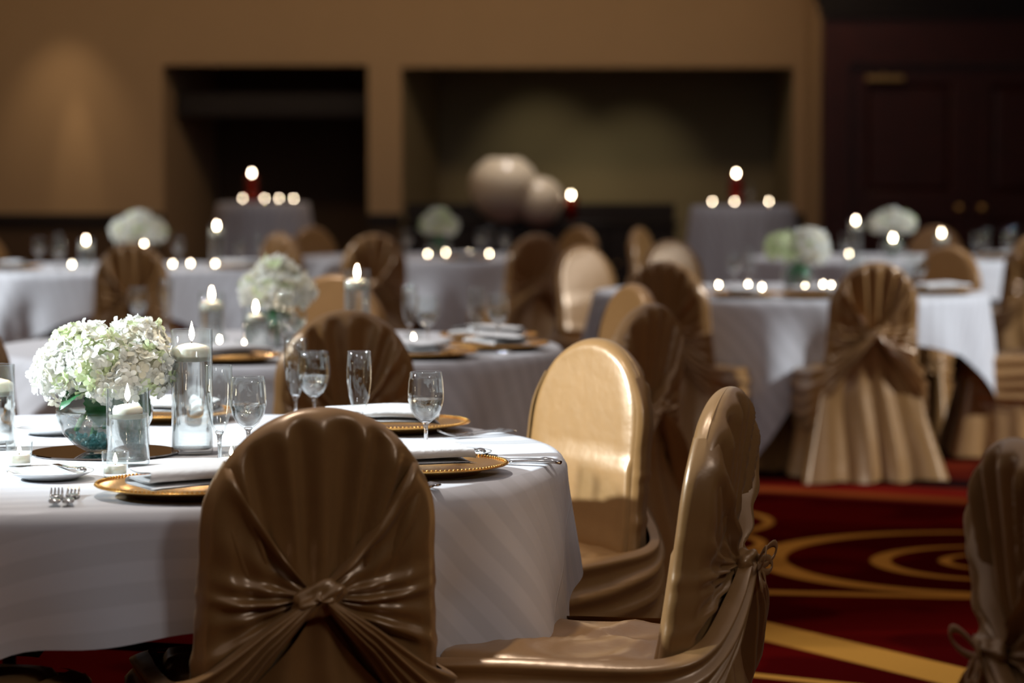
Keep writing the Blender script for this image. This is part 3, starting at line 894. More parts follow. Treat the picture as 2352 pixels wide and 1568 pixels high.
def votive_parts():
    gl = [(0, 0), (0.021, 0), (0.0225, 0.003), (0.0262, 0.046), (0.0255, 0.0468), (0.0248, 0.046), (0.0215, 0.006), (0, 0.005)]
    return [('glass_cup', G().lathe(gl, 32).mesh('glass_cup'), 'vessel', -1), ('wax', G().lathe([(0, 0.0055), (0.0205, 0.0065), (0.0226, 0.021), (0.012, 0.0218), (0, 0.0215)], 28).mesh('wax'), 'wax', -1),
            ('wick', G().tube([(0, 0, 0.02), (0, 0, 0.027)], 0.0009, 6, up=(1, 0, 0)).mesh('wick'), 'wick', -1), ('flame', flame_mesh(0.021, 0.0042), 'flame', -1, (0, 0, 0.024))]


VOTIVE = votive_parts()


def charger_parts():
    pr = [(0, 0.004), (0.105, 0.004), (0.112, 0.006), (0.120, 0.011), (0.155, 0.0185), (0.163, 0.0205), (0.1655, 0.0195), (0.163, 0.0175), (0.120, 0.0085), (0.110, 0.001), (0.105, 0), (0, 0)]
    g = G()
    n = 120
    for k in range(n):
        a = 2 * pi * k / n; cx, cy_, cz, r = 0.1605 * cos(a), 0.1605 * sin(a), 0.0207, 0.0034
        v = [(cx, cy_, cz + r)] + [(cx + r * cos(b), cy_ + r * sin(b), cz + 0.001) for b in (0, pi / 2, pi, 3 * pi / 2)] + [(cx, cy_, cz - r)]
        g.add(v, [(0, 1, 2), (0, 2, 3), (0, 3, 4), (0, 4, 1), (5, 2, 1), (5, 3, 2), (5, 4, 3), (5, 1, 4)])
    return [('plate', G().lathe(pr, 72).mesh('plate'), 'gold', -1), ('beaded_rim', g.mesh('beaded_rim'), 'gold', -1, None, 'stuff')]


CHARGER = charger_parts()


def napkin_parts(seed):
    rnd = random.Random(seed); p1, p2 = rnd.uniform(0, 6), rnd.uniform(0, 6)
    # section of a cloth folded in thirds: two rounded folds on alternate sides
    W, t = 0.066, 0.0095; path = []
    for k in range(9): path.append((-W + 2 * W * k / 8 * 0.96, 0.002))
    for k in range(1, 6): a = -pi / 2 + pi * k / 6; path.append((W * .96 + t * .62 * cos(a), 0.002 + t * .62 * (1 + sin(a))))
    for k in range(9): path.append((W * .96 - 2 * W * .94 * k / 8, 0.002 + t * 1.25))
    for k in range(1, 6): a = pi / 2 * 3 - pi * k / 6; path.append((-W * .92 + t * .62 * cos(a), 0.002 + t * 1.25 + t * .62 * (1 + sin(a))))
    for k in range(9): path.append((-W * .92 + 2 * W * .97 * k / 8, 0.002 + t * 2.5))
    m = len(path); th = 0.0024; nl = 30

    def fn(off):
        def f(i, j):
            x, z = path[i]; s = j / (nl - 1); y = -0.118 + 0.236 * s
            a = path[max(0, i - 1)]; b = path[min(m - 1, i + 1)]; dx, dz = b[0] - a[0], b[1] - a[1]; L = sqrt(dx * dx + dz * dz)
            x -= dz / L * off; z += dx / L * off
            taper = 1 - 0.30 * sm(0.55, 1.0, s) * (i / m)
            bulge = 0.006 * sin(pi * s) * (0.75 + .25 * i / m) + 0.0022 * sin(7 * s + p1) * (.5 + .5 * i / m) + 0.0022 * sin(40 * x + 6 * s + p2) * (.5 + .5 * i / m)
            xx = x * taper + 0.012 * sin(3 * s + p1) * (i / m); yy = y * (1 - 0.05 * (i / m) + 0.02 * sin(2 * p2 + i * .5))
            droop = sm(0.10, 0.118, abs(yy)) * 0.001
            return (xx, yy, max(0.0005, z + bulge - droop))
        return f
    g = G(); g.grid(m, nl, fn(0)); g.grid(m, nl, fn(th), flip=True)
    return [('napkin', g.mesh('napkin'), 'napkin', -1)]


NAPKIN = [napkin_parts(k) for k in range(3)]


def handle_curve(y0, y1, zb=0.004):
    return [(0, y0 + (y1 - y0) * k / 12, zb + 0.004 * sin(pi * (k / 12) ** 0.8) + (0.003 if k < 3 else 0)) for k in range(13)]


def fork_parts(L=0.178):
    g = G(); hy = L * 0.60
    g.tube(handle_curve(0, hy), [0.0095, 0.0105, 0.0098, 0.0085, 0.0070, 0.0058, 0.0048, 0.0042, 0.0038, 0.0036, 0.0036, 0.0040, 0.006], 8, 0.28)
    g.tube([(0, hy - .004, 0.006), (0, hy + 0.012, 0.0035), (0, hy + 0.028, 0.003), (0, hy + 0.034, 0.0035)], [0.006, 0.0115, 0.0128, 0.012], 10, 0.16)
    for k in range(4):
        x = -0.0096 + 0.0064 * k
        g.tube([(x, hy + 0.026, 0.0030), (x, hy + 0.045, 0.0045), (x * .98, hy + 0.060, 0.0085), (x * .96, L, 0.0135)], [0.0021, 0.0021, 0.0018, 0.0009], 6, 0.7)
    return [('fork', g.mesh('fork'), 'steel', -1)]


def knife_parts():
    h = G(); h.tube(handle_curve(0, 0.105, .0045), [0.0075, 0.0098, 0.0098, 0.009, 0.0085, 0.008, 0.0075, 0.0072, 0.007, 0.0068, 0.0068, 0.007, 0.006], 8, 0.5)
    b = G()
    nb = 16

    def fn(i, j):
        s = i / (nb - 1); y = 0.10 + 0.125 * s; wd = 0.011 * (1 - 0.75 * sm(0.72, 1, s)); x = -0.006 + wd * [0, 0.15, 1.5, 1.62, 1.5, 0.15][j] * .9
        return (x, y, 0.0045 + [0, 0.0010, 0.0004, 0, -0.0004, -0.0010][j] + .001 * s)
    b.grid(nb, 6, fn)
    return [('handle', h.mesh('handle'), 'steel', -1), ('blade', b.mesh('blade'), 'steel', -1)]


def spoon_parts():
    g = G(); g.tube(handle_curve(0, 0.12), [0.0095, 0.0105, 0.0098, 0.0085, 0.0070, 0.0058, 0.0048, 0.0042, 0.0038, 0.0036, 0.0036, 0.0040, 0.005], 8, 0.28)
    b = G()

    def fn(i, j):
        a = 2 * pi * i / 20; r = [0, 0.4, 0.75, 1.0, 0.99, 0.72, 0.38, 0][j]; dz = [0.0005, 0.0018, 0.005, 0.0105, 0.0115, 0.0065, 0.0033, .002][j]
        return (0.0175 * r * cos(a), 0.147 + 0.029 * r * sin(a), dz)
    b.grid(20, 8, fn, cu=True)
    return [('handle', g.mesh('handle'), 'steel', -1), ('bowl', b.mesh('bowl'), 'steel', -1)]


FORK, FORK_S, KNIFE, SPOON = fork_parts(), fork_parts(0.158), knife_parts(), spoon_parts()


def butter_knife():
    h = G(); h.tube(handle_curve(0, 0.08, .003), [0.006, 0.0085, 0.0085, 0.0075, 0.007, 0.006, 0.0055, 0.005, 0.005, 0.005, 0.005, 0.005, 0.005], 8, 0.45)
    b = G().box(-0.006, 0.008, 0.078, 0.15, 0.003, 0.0046, 0.0007)
    return [('handle', h.mesh('handle'), 'steel', -1), ('blade', b.mesh('blade'), 'steel', -1)]


BUTTER = butter_knife()
BREAD = [('bread_plate', G().lathe([(0, 0.004), (0.048, 0.004), (0.054, 0.006), (0.078, 0.0145), (0.0805, 0.0155), (0.0795, 0.0138), (0.055, 0.0035), (0.048, 0.0), (0, 0.0)], 56).mesh('bread_plate'), 'china', -1)]

Z0 = ZTOP + 0.0015


def on(T, ang, r, side=0.0, fwd=0.0):
    """point on table T at place angle ang; side>0 = to the diner's right, fwd towards the table centre"""
    a = radians(ang); ux, uy = cos(a), sin(a)
    # the diner looks towards -u; right hand of that look is (-uy, ux) rotated: right = (-u) x up
    rx, ry = -uy, ux
    rr = r - fwd
    return (T[0] + ux * rr + rx * side, T[1] + uy * rr + ry * side)


def cut(parts, name, label, cat, T, ang, r, side, turn=0, z=Z0, group=None):
    # piece lies with its handle end towards the diner, starting at radius r
    x, y = on(T, ang, r, side)
    return place(parts, name, label, cat, (x, y, z), radians(ang) + pi / 2 + radians(turn), group)


# ---------- nearest table
GG = 'stemmed glasses on the nearest table'


def item(parts, name, label, cat, x, y, rz=0, z=Z0, group=None, sc=1.0):
    return place(parts, name, label, cat, (x, y, z), rz, group, sc)


# front setting, partly behind the nearest chair
x, y = on(T1, -70, 0.735)
item(CHARGER, 'charger_plate', 'gold beaded charger plate left of the nearest chair back', 'charger', x, y, 0, Z0)
item(NAPKIN[0], 'folded_napkin', 'folded white napkin on the gold charger left of the nearest chair', 'napkin', x + 0.03, y + 0.005, radians(118), Z0 + 0.017, sc=1.05)
item(FORK_S, 'fork', 'short silver fork, the leftmost of the pair on the nearest table', 'fork', -0.775, 4.545, radians(8), Z0)
item(FORK, 'fork', 'long silver fork nearest the gold charger on the nearest table', 'fork', -0.752, 4.545, radians(6), Z0)
item(BREAD, 'bread_plate', 'white bread plate with a butter knife, front left of the nearest table', 'plate', -0.852, 4.955, 0, Z0)
item(BUTTER, 'butter_knife', 'small silver butter knife lying on the white bread plate', 'knife', -0.785, 4.925, radians(30), Z0 + 0.0125)
item(FLUTE, 'champagne_flute', 'empty champagne flute rising left of the nearest chair back', 'glass', -0.566, 5.20, 0, Z0, GG)
item(WINE, 'wine_glass', 'water-filled wine glass partly hidden by the arch of the nearest chair', 'glass', -0.515, 5.25, 0, Z0, GG)
# right setting
x, y = on(T1, -29, 0.742)
item(CHARGER, 'charger_plate', 'gold beaded charger plate right of the nearest chair back', 'charger', x, y, 0, Z0)
item(NAPKIN[1], 'folded_napkin', 'folded white napkin on the gold charger right of the nearest chair', 'napkin', x - 0.03, y, radians(108), Z0 + 0.017, sc=1.05)
cut(KNIFE, 'table_knife', 'silver knife with its handle over the table edge by the bright chair', 'knife', T1, -29, 0.92, 0.225, 8)
cut(SPOON, 'spoon', 'silver spoon beside the knife near the bright chair', 'spoon', T1, -29, 0.885, 0.262, 6)
cut(FORK, 'fork', 'silver fork just below the right gold charger, inner one', 'fork', T1, -29, 0.90, -0.205, -14)
cut(FORK_S, 'fork', 'silver fork just below the right gold charger, outer one', 'fork', T1, -29, 0.90, -0.230, -17)
item(BREAD, 'bread_plate', 'white bread plate behind the right gold charger', 'plate', -0.12, 5.30, 0, Z0)
item(BUTTER, 'butter_knife', 'small butter knife with dark tip on the plate behind the right charger', 'knife', -0.055, 5.26, radians(35), Z0 + 0.0125)
item(WINE, 'wine_glass', 'clear wine glass half full of water standing alone at the right', 'glass', -0.172, 5.37, 0, Z0, GG)
item(FLUTE, 'champagne_flute', 'champagne flute whose foot is hidden by the nearest chair arch', 'glass', -0.318, 5.60, 0, Z0, GG)
# back right setting
x, y = on(T1, 40, 0.735)
item(CHARGER, 'charger_plate', 'gold charger plate under a napkin behind the lone wine glass', 'charger', x, y, 0, Z0)
item(NAPKIN[2], 'folded_napkin', 'folded white napkin on the charger behind the lone wine glass', 'napkin', x - 0.03, y, radians(100), Z0 + 0.017, sc=1.05)
cut(FORK, 'fork', 'silver fork with tines towards the lone wine glass, front one', 'fork', T1, 40, 0.88, -0.235, -10)
cut(FORK_S, 'fork', 'silver fork with tines towards the lone wine glass, rear one', 'fork', T1, 40, 0.88, -0.205, -14)
item(FLUTE, 'champagne_flute', 'champagne flute beside a wine glass before the pleated chair', 'glass', -0.485, 6.03, 0, Z0, GG)
item(WINE, 'wine_glass', 'empty-looking wine glass beside a flute before the pleated chair', 'glass', -0.440, 5.98, 0, Z0, GG)
# back and left settings
x, y = on(T1, 88, 0.735)
item(CHARGER, 'charger_plate', 'gold charger plate just behind the tall floating candle vase', 'charger', x, y, 0, Z0)
item(NAPKIN[0], 'folded_napkin', 'folded white napkin behind the tall floating candle vase', 'napkin', x, y, radians(75), Z0 + 0.017)
item(BREAD, 'bread_plate', 'white bread plate behind the glass flower bowl at left', 'plate', -0.99, 5.80, 0, Z0)
item(SPOON, 'spoon', 'silver spoon left behind the glass flower bowl', 'spoon', -1.00, 5.88, radians(60), Z0)
x, y = on(T1, 138, 0.735)
item(CHARGER, 'charger_plate', 'gold charger plate behind the left floating candle vase', 'charger', x, y, 0, Z0)
item(NAPKIN[1], 'folded_napkin', 'folded white napkin behind the left floating candle vase', 'napkin', x, y, radians(50), Z0 + 0.017)

item(NAPKIN[2], 'folded_napkin', 'white cloth lying on the satin seat at the lower left corner', 'napkin', -0.95, 4.74, radians(95), 0.482)
# centre: mirror, bowl, flowers, vases
item([('mirror_disc', G().lathe([(0, 0), (0.147, 0), (0.149, 0.0015), (0.147, 0.004), (0, 0.004)], 80).mesh('mirror_disc', True, 40), 'mirror', -1)],
     'round_mirror', 'round dark mirror under the glass flower bowl of the nearest table', 'mirror', T1[0], T1[1])
ZM = Z0 + 0.0042


def bowl_parts():
    pr = [(0, 0), (0.035, 0), (0.040, 0.002), (0.060, 0.013), (0.083, 0.036), (0.0965, 0.066), (0.0975, 0.085), (0.090, 0.112), (0.076, 0.130), (0.074, 0.135),
          (0.0728, 0.1345), (0.0745, 0.129), (0.0880, 0.111), (0.0952, 0.085), (0.0942, 0.066), (0.081, 0.0375), (0.0585, 0.016), (0.038, 0.006), (0, 0.005)]
    wt = [(0, 0.0056), (0.0375, 0.0066), (0.058, 0.0168), (0.0802, 0.038), (0.0933, 0.0665), (0.0941, 0.082), (0, 0.082)]
    return [('glass', G().lathe(pr, 64).mesh('glass'), 'vessel', -1), ('water', G().lathe(wt, 64).mesh('water', True, 40), 'water', -1)]


BOWL = bowl_parts()
ICO = [(0, 0, 1), (.894, 0, .447), (.276, .851, .447), (-.724, .526, .447), (-.724, -.526, .447), (.276, -.851, .447), (.724, .526, -.447), (-.276, .851, -.447), (-.894, 0, -.447), (-.276, -.851, -.447), (.724, -.526, -.447), (0, 0, -1)]
ICF = [(0, 1, 2), (0, 2, 3), (0, 3, 4), (0, 4, 5), (0, 5, 1), (1, 6, 2), (2, 7, 3), (3, 8, 4), (4, 9, 5), (5, 10, 1), (6, 7, 2), (7, 8, 3), (8, 9, 4), (9, 10, 5), (10, 6, 1), (11, 7, 6), (11, 8, 7), (11, 9, 8), (11, 10, 9), (11, 6, 10)]


def gems(n, seed):
    rnd = random.Random(seed); g = G(); k = 0
    while k < n:
        z = 0.010 + 0.036 * rnd.random(); rm = 0.040 + 0.044 * min(1, (z - 0.006) / 0.034) ** 0.65
        a = rnd.uniform(0, 6.283); r = rm * sqrt(rnd.random())
        s = rnd.uniform(0.0035, 0.0068)
        if r + s > rm: continue
        R = Matrix.Rotation(rnd.uniform(0, 3), 3, Vector((rnd.random(), rnd.random(), rnd.random() + .1)).normalized())
        g.add([Vector((r * cos(a), r * sin(a), z)) + R @ (Vector(v) * s) for v in ICO], ICF); k += 1
    return g.mesh('glass_gems', False)


GEMS = gems(300, 4)


def floret(seed):
    rnd = random.Random(seed); g = G()
    for k in range(4):
        a0 = k * pi / 2 + rnd.uniform(-.12, .12); L = rnd.uniform(0.0155, 0.019); Wd = L * rnd.uniform(0.46, 0.56); cup = rnd.uniform(-0.35, 0.75)
        rows = [(0.04, .10), (0.28, 0.62), (0.58, 1.0), (0.84, 0.80), (1.0, 0.28)]
        v = []; f = []
        for t, wd in rows:
            for u in (-1, 0, 1):
                r = L * t; lat = Wd * wd * u
                z = L * cup * t * t + 0.0030 * abs(u) * wd * (1 if cup > 0 else -.6) + 0.0016 * sin(6 * t + seed + k + 2 * u)
                v.append((r * cos(a0) - lat * sin(a0), r * sin(a0) + lat * cos(a0), z))
        for i in range(4):
            for j in range(2): f.append((i * 3 + j, i * 3 + j + 1, i * 3 + j + 4, i * 3 + j + 3))
        g.add(v, f)
    return g


FLO = [floret(k) for k in range(6)]
FLM = {}
for k, gq in enumerate(FLO):
    for c in ('petal_white', 'petal_cream', 'petal_green'):
        me = gq.mesh('floret'); me.materials.append(M[c]); FLM[(k, c)] = me


def frame(nrm, spin):
    z = nrm.normalized(); x = z.cross(Vector((0.31, 0.2, 0.93)));
    if x.length < 1e-3: x = Vector((1, 0, 0))
    x.normalize(); y = z.cross(x)
    m = Matrix((x, y, z)).transposed()
    return m @ Matrix.Rotation(spin, 3, 'Z')


def dirs(n, zmin):
    o = []
    for k in range(n):
        z = 1 - (1 - zmin) * (k + 0.5) / n; a = k * 2.39996; r = sqrt(1 - z * z); o.append(Vector((r * cos(a), r * sin(a), z)))
    return o


def tint(rnd, green):
    q = rnd.random()
    return 'petal_green' if q < green else ('petal_cream' if q < green + 0.22 else 'petal_white')


def head_mass(R, n, seed, green, zmin=-0.75, k=0.93, sc=1.0):
    """one hydrangea head as a joined mass of florets, with material slots"""
    rnd = random.Random(seed); g = G(); mats = []; order = ['petal_white', 'petal_cream', 'petal_green']
    for d in dirs(n, zmin):
        d = (d + Vector((rnd.uniform(-.12, .12), rnd.uniform(-.12, .12), rnd.uniform(-.12, .12)))).normalized()
        m = frame(d + Vector((rnd.uniform(-.4, .4), rnd.uniform(-.4, .4), rnd.uniform(-.3, .4))), rnd.uniform(0, 6.28))
        c = d * (R * k * rnd.uniform(0.93, 1.05)); c.z *= 0.9
        src = FLO[rnd.randrange(6)]; n0 = len(g.f)
        g.add([c + m @ (Vector(v) * 1.05 * sc) for v in src.v], src.f)
        mats += [order.index(tint(rnd, green))] * (len(g.f) - n0)
    n0 = len(g.f)
    g.lathe([(0, -R * .62), (R * .5, -R * .5), (R * .78, 0), (R * .62, R * .45), (R * .3, R * .66), (0, R * .72)], 18)
    mats += [2 if green > .3 else 1] * (len(g.f) - n0)
    me = g.mesh('petals')
    for c in order: me.materials.append(M[c])
    me.polygons.foreach_set('material_index', mats)
    return me


def leaf_mesh(L, W):
    g = G(); n = 15; rows = []
    for i in range(n):
        t = i / (n - 1); wd = W * (sin(pi * min(1, t * 0.96 + 0.04)) ** 0.75) * (1 - 0.25 * t); saw = 1 + (0.10 if i % 2 else -0.04)
        bend = -0.35 * L * t * t
        for u in (-1, -.5, 0, .5, 1):
            rows.append((L * t, wd * u * (saw if abs(u) == 1 else 1), bend + 0.12 * wd * abs(u) + 0.002 * sin(9 * t + 3 * u)))
    f = [(i * 5 + j, i * 5 + j + 1, i * 5 + 6 + j, i * 5 + 5 + j) for i in range(n - 1) for j in range(4)]
    return g.add(rows, f).mesh('leaf')


# the glass bowl of the nearest table
place(BOWL, 'glass_bowl', 'round glass bowl of water holding the big hydrangeas', 'bowl', (T1[0], T1[1], ZM))
tag(link('glass_gems', GEMS, 'bead', None, (T1[0], T1[1], ZM)), 'teal clear glass gems at the bottom of the big flower bowl', 'gems', None, 'stuff')
t = thing('hydrangea_bunch', 'big white-green hydrangea bunch in the bowl of the nearest table', 'flowers', (T1[0], T1[1], ZM + 0.05))
heads = [(-0.066, -0.012, 0.110, 0.075, 0.08), (-0.005, -0.045, 0.128, 0.078, 0.32), (0.078, -0.02, 0.116, 0.070, 0.05), (0.062, 0.025, 0.160, 0.064, 0.10), (-0.04, 0.045, 0.140, 0.072, 0.25), (0.03, -0.06, 0.098, 0.055, 0.12), (-0.045, -0.03, 0.150, 0.058, 0.22)]
for hi, (hx, hy, hz, R, green) in enumerate(heads):
    rnd = random.Random(50 + hi)
    h = link('hydrangea_head', head_mass(R * 0.96, 120, 90 + hi, green, sc=0.86), None, t, (hx, hy, hz))
    nfl = 42
    for d in dirs(nfl, -0.7):
        d = (d + Vector((rnd.uniform(-.14, .14), rnd.uniform(-.14, .14), rnd.uniform(-.14, .14)))).normalized()
        c = tint(rnd, green)
        o = bpy.data.objects.new('floret', FLM[(rnd.randrange(6), c)]); COL.objects.link(o); o.parent = h
        m = frame(d + Vector((rnd.uniform(-.35, .35), rnd.uniform(-.35, .35), rnd.uniform(-.2, .4))), rnd.uniform(0, 6.28)).to_4x4()
        p = d * R * rnd.uniform(0.94, 1.04); p.z *= 0.9
        o.matrix_local = Matrix.Translation(p) @ m @ Matrix.Scale(rnd.uniform(0.78, 1.02), 4)
for (a, b) in (((-0.045, -0.035, 0.0), (-0.005, -0.03, 0.085)), ((0.005, -0.03, 0.005), (0.0, -0.02, 0.09)), ((0.03, 0.02, 0.0), (0.03, -0.01, 0.09)), ((-0.02, 0.03, 0.0), (0.0, 0.01, 0.09))):
    a, b = Vector(a), Vector(b)
    link('stem', G().tube([a, a.lerp(b, .35) + Vector((0.003, 0, 0)), a.lerp(b, .7), b], [0.0045, 0.0050, 0.0042, 0.005], 10).mesh('stem'), 'stem', t)
lm = leaf_mesh(0.075, 0.032)
for loc, rot in (((0.0, -0.055, 0.085), (0, radians(62), radians(-95))), ((0.02, -0.05, 0.080), (radians(20), radians(70), radians(-60))), ((-0.02, -0.05, 0.088), (radians(-10), radians(18), radians(-150))), ((0.05, -0.03, 0.085), (0, radians(30), radians(-20)))):
    o = link('leaf', lm, 'leaf', t, loc); o.rotation_euler = rot

GV = 'cylinder vases with floating candles'


def vase_candle(kind, big, x, y, lv, lc, z=Z0):
    V, wl = {'t': (VASE_T, 0.196), 'm': (VASE_M, 0.118), 's': (VASE_S, 0.100)}[kind]
    place(V, 'cylinder_vase', lv, 'vase', (x, y, z), 0, GV)
    C = CAND_BIG if big else CAND_SMALL
    place(C, 'floating_candle', lc, 'candle', (x, y, z + wl - 0.011), random.uniform(0, 6), 'floating candles')


vase_candle('t', True, -0.642, 5.40, 'tall glass cylinder of water right of the big hydrangeas', 'wide floating candle filling the top of the tall cylinder')
vase_candle('s', False, -0.741, 5.185, 'short glass cylinder of water in front of the flower bowl', 'small round floating candle in front of the flower bowl')
vase_candle('m', True, -1.058, 5.50, 'glass cylinder of water cut by the left edge', 'wide floating candle with bright flame at the left edge')
GO = 'votive candles'


def votive(x, y, label, z=Z0): place(VOTIVE, 'votive_candle', label, 'candle', (x, y, z), random.uniform(0, 6), GO)


votive(-0.948, 5.17, 'votive candle in a clear cup left of the round mirror')
votive(-0.737, 4.99, 'votive candle in a clear cup between bread plate and gold charger')
votive(-0.535, 5.12, 'votive candle half hidden behind the arch of the nearest chair')

# ---------- other tables: flowers in bowls
def bouquet(T, heads, label, lb, seed, z=Z0, leaf=True):
    place(BOWL, 'glass_bowl', lb, 'bowl', (T[0], T[1], z), 0, 'glass flower bowls', 0.85)
    t = thing('hydrangea_bunch', label, 'flowers', (T[0], T[1], z + 0.05), 0, 'hydrangea bunches of the far tables')
    for k, (hx, hy, hz, R, green) in enumerate(heads):
        link('hydrangea_head', head_mass(R, 95, seed * 10 + k, green, k=1.0), None, t, (hx, hy, hz))
    for sx, sy in ((-0.02, -0.02), (0.02, -0.01), (0.0, 0.025)):
        link('stem', G().tube([(sx * 1.6, sy * 1.6, -0.03), (sx, sy, 0.03), (sx * .5, sy * .5, 0.09)], 0.0045, 8).mesh('stem'), 'stem', t)
    for a in (-1.9, -0.9, 2.6):
        o = link('leaf', lm, 'leaf', t, (0.02 * cos(a), 0.02 * sin(a) - .02, 0.075)); o.rotation_euler = (0, radians(45), a)


bouquet((T2[0], T2[1] - .05), [(-0.045, 0, 0.13, 0.068, 0.12), (0.05, 0, 0.13, 0.068, 0.06), (0.0, 0.02, 0.175, 0.07, 0.12), (0, -0.05, 0.13, 0.06, 0.2)], 'white hydrangea bunch of the second table behind the candle vases', 'glass bowl under the hydrangeas of the second table', 3)
bouquet((T3[0] + 0.09, T3[1]), [(-0.08, 0, 0.155, 0.085, 0.10), (0.075, 0, 0.155, 0.085, 0.12), (0.0, 0.0, 0.20, 0.09, 0.18)], 'white hydrangea bunch of the far left table', 'glass bowl of the far left table', 5)
bouquet((TM[0], TM[1]), [(-0.04, 0, 0.16, 0.08, 0.35), (0.05, 0, 0.15, 0.075, 0.25), (0.0, 0.0, 0.20, 0.075, 0.35)], 'pale green-white hydrangea bunch in front of the beige pillar', 'glass bowl of the table by the beige pillar', 6)
bouquet((TR[0] + .04, TR[1]), [(-0.075, 0, 0.15, 0.078, 0.85), (0.055, -0.02, 0.17, 0.085, 0.03), (0.075, 0.03, 0.13, 0.07, 0.05)], 'half green half white hydrangea bunch between the knotted chairs', 'glass bowl under the half green hydrangeas', 7)
bouquet((TF[0] + .03, TF[1]), [(-0.065, 0, 0.17, 0.08, 0.05), (0.065, 0, 0.17, 0.08, 0.08), (0.0, 0.0, 0.19, 0.085, 0.08)], 'cream hydrangea bunch in front of the double doors', 'glass bowl of the table in front of the double doors', 8)

# ---------- second table
vase_candle('t', True, -0.495, 8.62, 'tall glass cylinder standing right of the second hydrangeas', 'floating candle high above the pleated chair arch')
vase_candle('m', True, -0.98, 8.80, 'glass cylinder left of the second hydrangeas', 'floating candle left of the second hydrangeas')
vase_candle('s', False, -0.805, 8.47, 'short glass cylinder in front of the second hydrangeas', 'small floating candle in front of the second hydrangeas')
votive(-0.925, 8.52, 'votive candle on the second table below the left floating candle')
votive(-0.825, 8.30, 'votive candle beside the short cylinder of the second table')
votive(-0.315, 8.62, 'votive candle before the flute and wine glass of the second table')
for k, (ang, lab) in enumerate(((-97, 'behind the tall candle vase of the nearest table'), (-48, 'right of the pleated chair on the second table'), (-14, 'at the right rim of the second table'), (22, 'at the far rim of the second table'))):
    x, y = on(T2, ang, 0.735)
    item(CHARGER, 'charger_plate', 'gold charger plate ' + lab, 'charger', x, y)
    item(NAPKIN[k % 3], 'folded_napkin', 'folded white napkin ' + lab, 'napkin', x, y, radians(ang + 220), Z0 + 0.017)
G2 = 'stemmed glasses on the second table'
for P, nm, x, y, lab in ((FLUTE, 'champagne_flute', -0.335, 8.80, 'champagne flute beside a votive, leftmost glass right of the pleated chair'), (WINE, 'wine_glass', -0.27, 8.62, 'water-filled wine glass right of that votive flute'),
                         (FLUTE, 'champagne_flute', -0.115, 8.68, 'champagne flute in front of the far rim napkin'), (WINE, 'wine_glass', -0.045, 8.78, 'wine glass in front of the far rim napkin'),
                         (FLUTE, 'champagne_flute', -1.20, 9.35, 'champagne flute above the big hydrangeas'), (WINE, 'wine_glass', -1.29, 9.30, 'wine glass above the big hydrangeas'),
                         (WINE, 'wine_glass', -0.665, 8.25, 'wine glass against the second hydrangeas'), (FLUTE, 'champagne_flute', -0.70, 8.33, 'champagne flute against the second hydrangeas')):
    item(P, nm, lab, 'glass', x, y, 0, Z0, G2)
cut(SPOON, 'spoon', 'silver spoon at the front rim of the second table', 'spoon', T2, -30, 0.88, 0, 0)

# ---------- far left table
vase_candle('m', True, T3[0] - .17, T3[1] - .32, 'glass cylinder over the bright blue-white drop', 'floating candle over the bright blue-white drop')
vase_candle('t', True, T3[0] + .55, T3[1] - .02, 'tall glass cylinder at the right of the far left table', 'floating candle high at the right of the far left table')
vase_candle('s', False, T3[0] + .17, T3[1] - .37, 'short glass cylinder under the far left hydrangeas', 'small floating candle under the far left hydrangeas')
for x, y, lab in ((-2.42, 15.95, 'at the corner of the bright blue-white drop'), (-1.86, 16.05, 'right of the fan pleated chair'), (-1.77, 16.15, 'second from the fan pleated chair'), (-1.62, 16.08, 'third from the fan pleated chair')):
    votive(x - .08, y - .62, 'votive candle ' + lab)
GL = 'stemmed glasses on the far left table'
for k, (P, x, y, lab) in enumerate(((WINE, -2.72, 16.6, 'wine glass at the left end of the far left table'), (FLUTE, -2.62, 16.7, 'champagne flute at the left end of the far left table'), (WINE, -1.52, 16.5, 'wine glass before the dark alcove high table'), (FLUTE, -1.44, 16.75, 'champagne flute before the dark alcove high table'),
                                    (WINE, -1.93, 16.9, 'wine glass right of the far left hydrangeas'), (WINE, -2.50, 16.0, 'wine glass above the bright blue-white drop'))):
    item(P, 'wine_glass' if P is WINE else 'champagne_flute', lab, 'glass', x - .08, y - .62, 0, Z0, GL)
for k, (ang, lab) in enumerate(((-140, 'over the bright blue-white drop'), (-20, 'at the right of the far left table'))):
    x, y = on(T3, ang, 0.735); item(CHARGER, 'charger_plate', 'gold charger plate ' + lab, 'charger', x, y); item(NAPKIN[k], 'folded_napkin', 'folded white napkin ' + lab, 'napkin', x, y, k, Z0 + 0.017)

# ---------- middle far table
for x, y, lab in ((-0.88, 17.0, 'left of the tan chair before the pillar'), (-0.57, 16.75, 'under the pale green-white hydrangeas'), (-0.46, 17.0, 'right under the pale green-white hydrangeas'), (-0.37, 16.72, 'third of the row on the lavender-grey cloth'), (-0.30, 16.95, 'fourth of the row on the lavender-grey cloth'), (-0.175, 16.75, 'last of the row on the lavender-grey cloth')):
    votive(x + .03, y + .55, 'votive candle ' + lab)
for P, x, y, lab in ((WINE, -0.26, 17.4, 'wine glass behind the row of votives on the lavender-grey cloth'), (FLUTE, -0.20, 17.5, 'champagne flute behind the row of votives on the lavender-grey cloth'), (WINE, -0.10, 17.2, 'wine glass left of the chair below the ornament'), (WINE, -0.75, 17.4, 'wine glass behind the tan chair before the pillar')):
    item(P, 'wine_glass' if P is WINE else 'champagne_flute', lab, 'glass', x + .05, y + .65, 0, Z0, 'stemmed glasses on the middle far table')
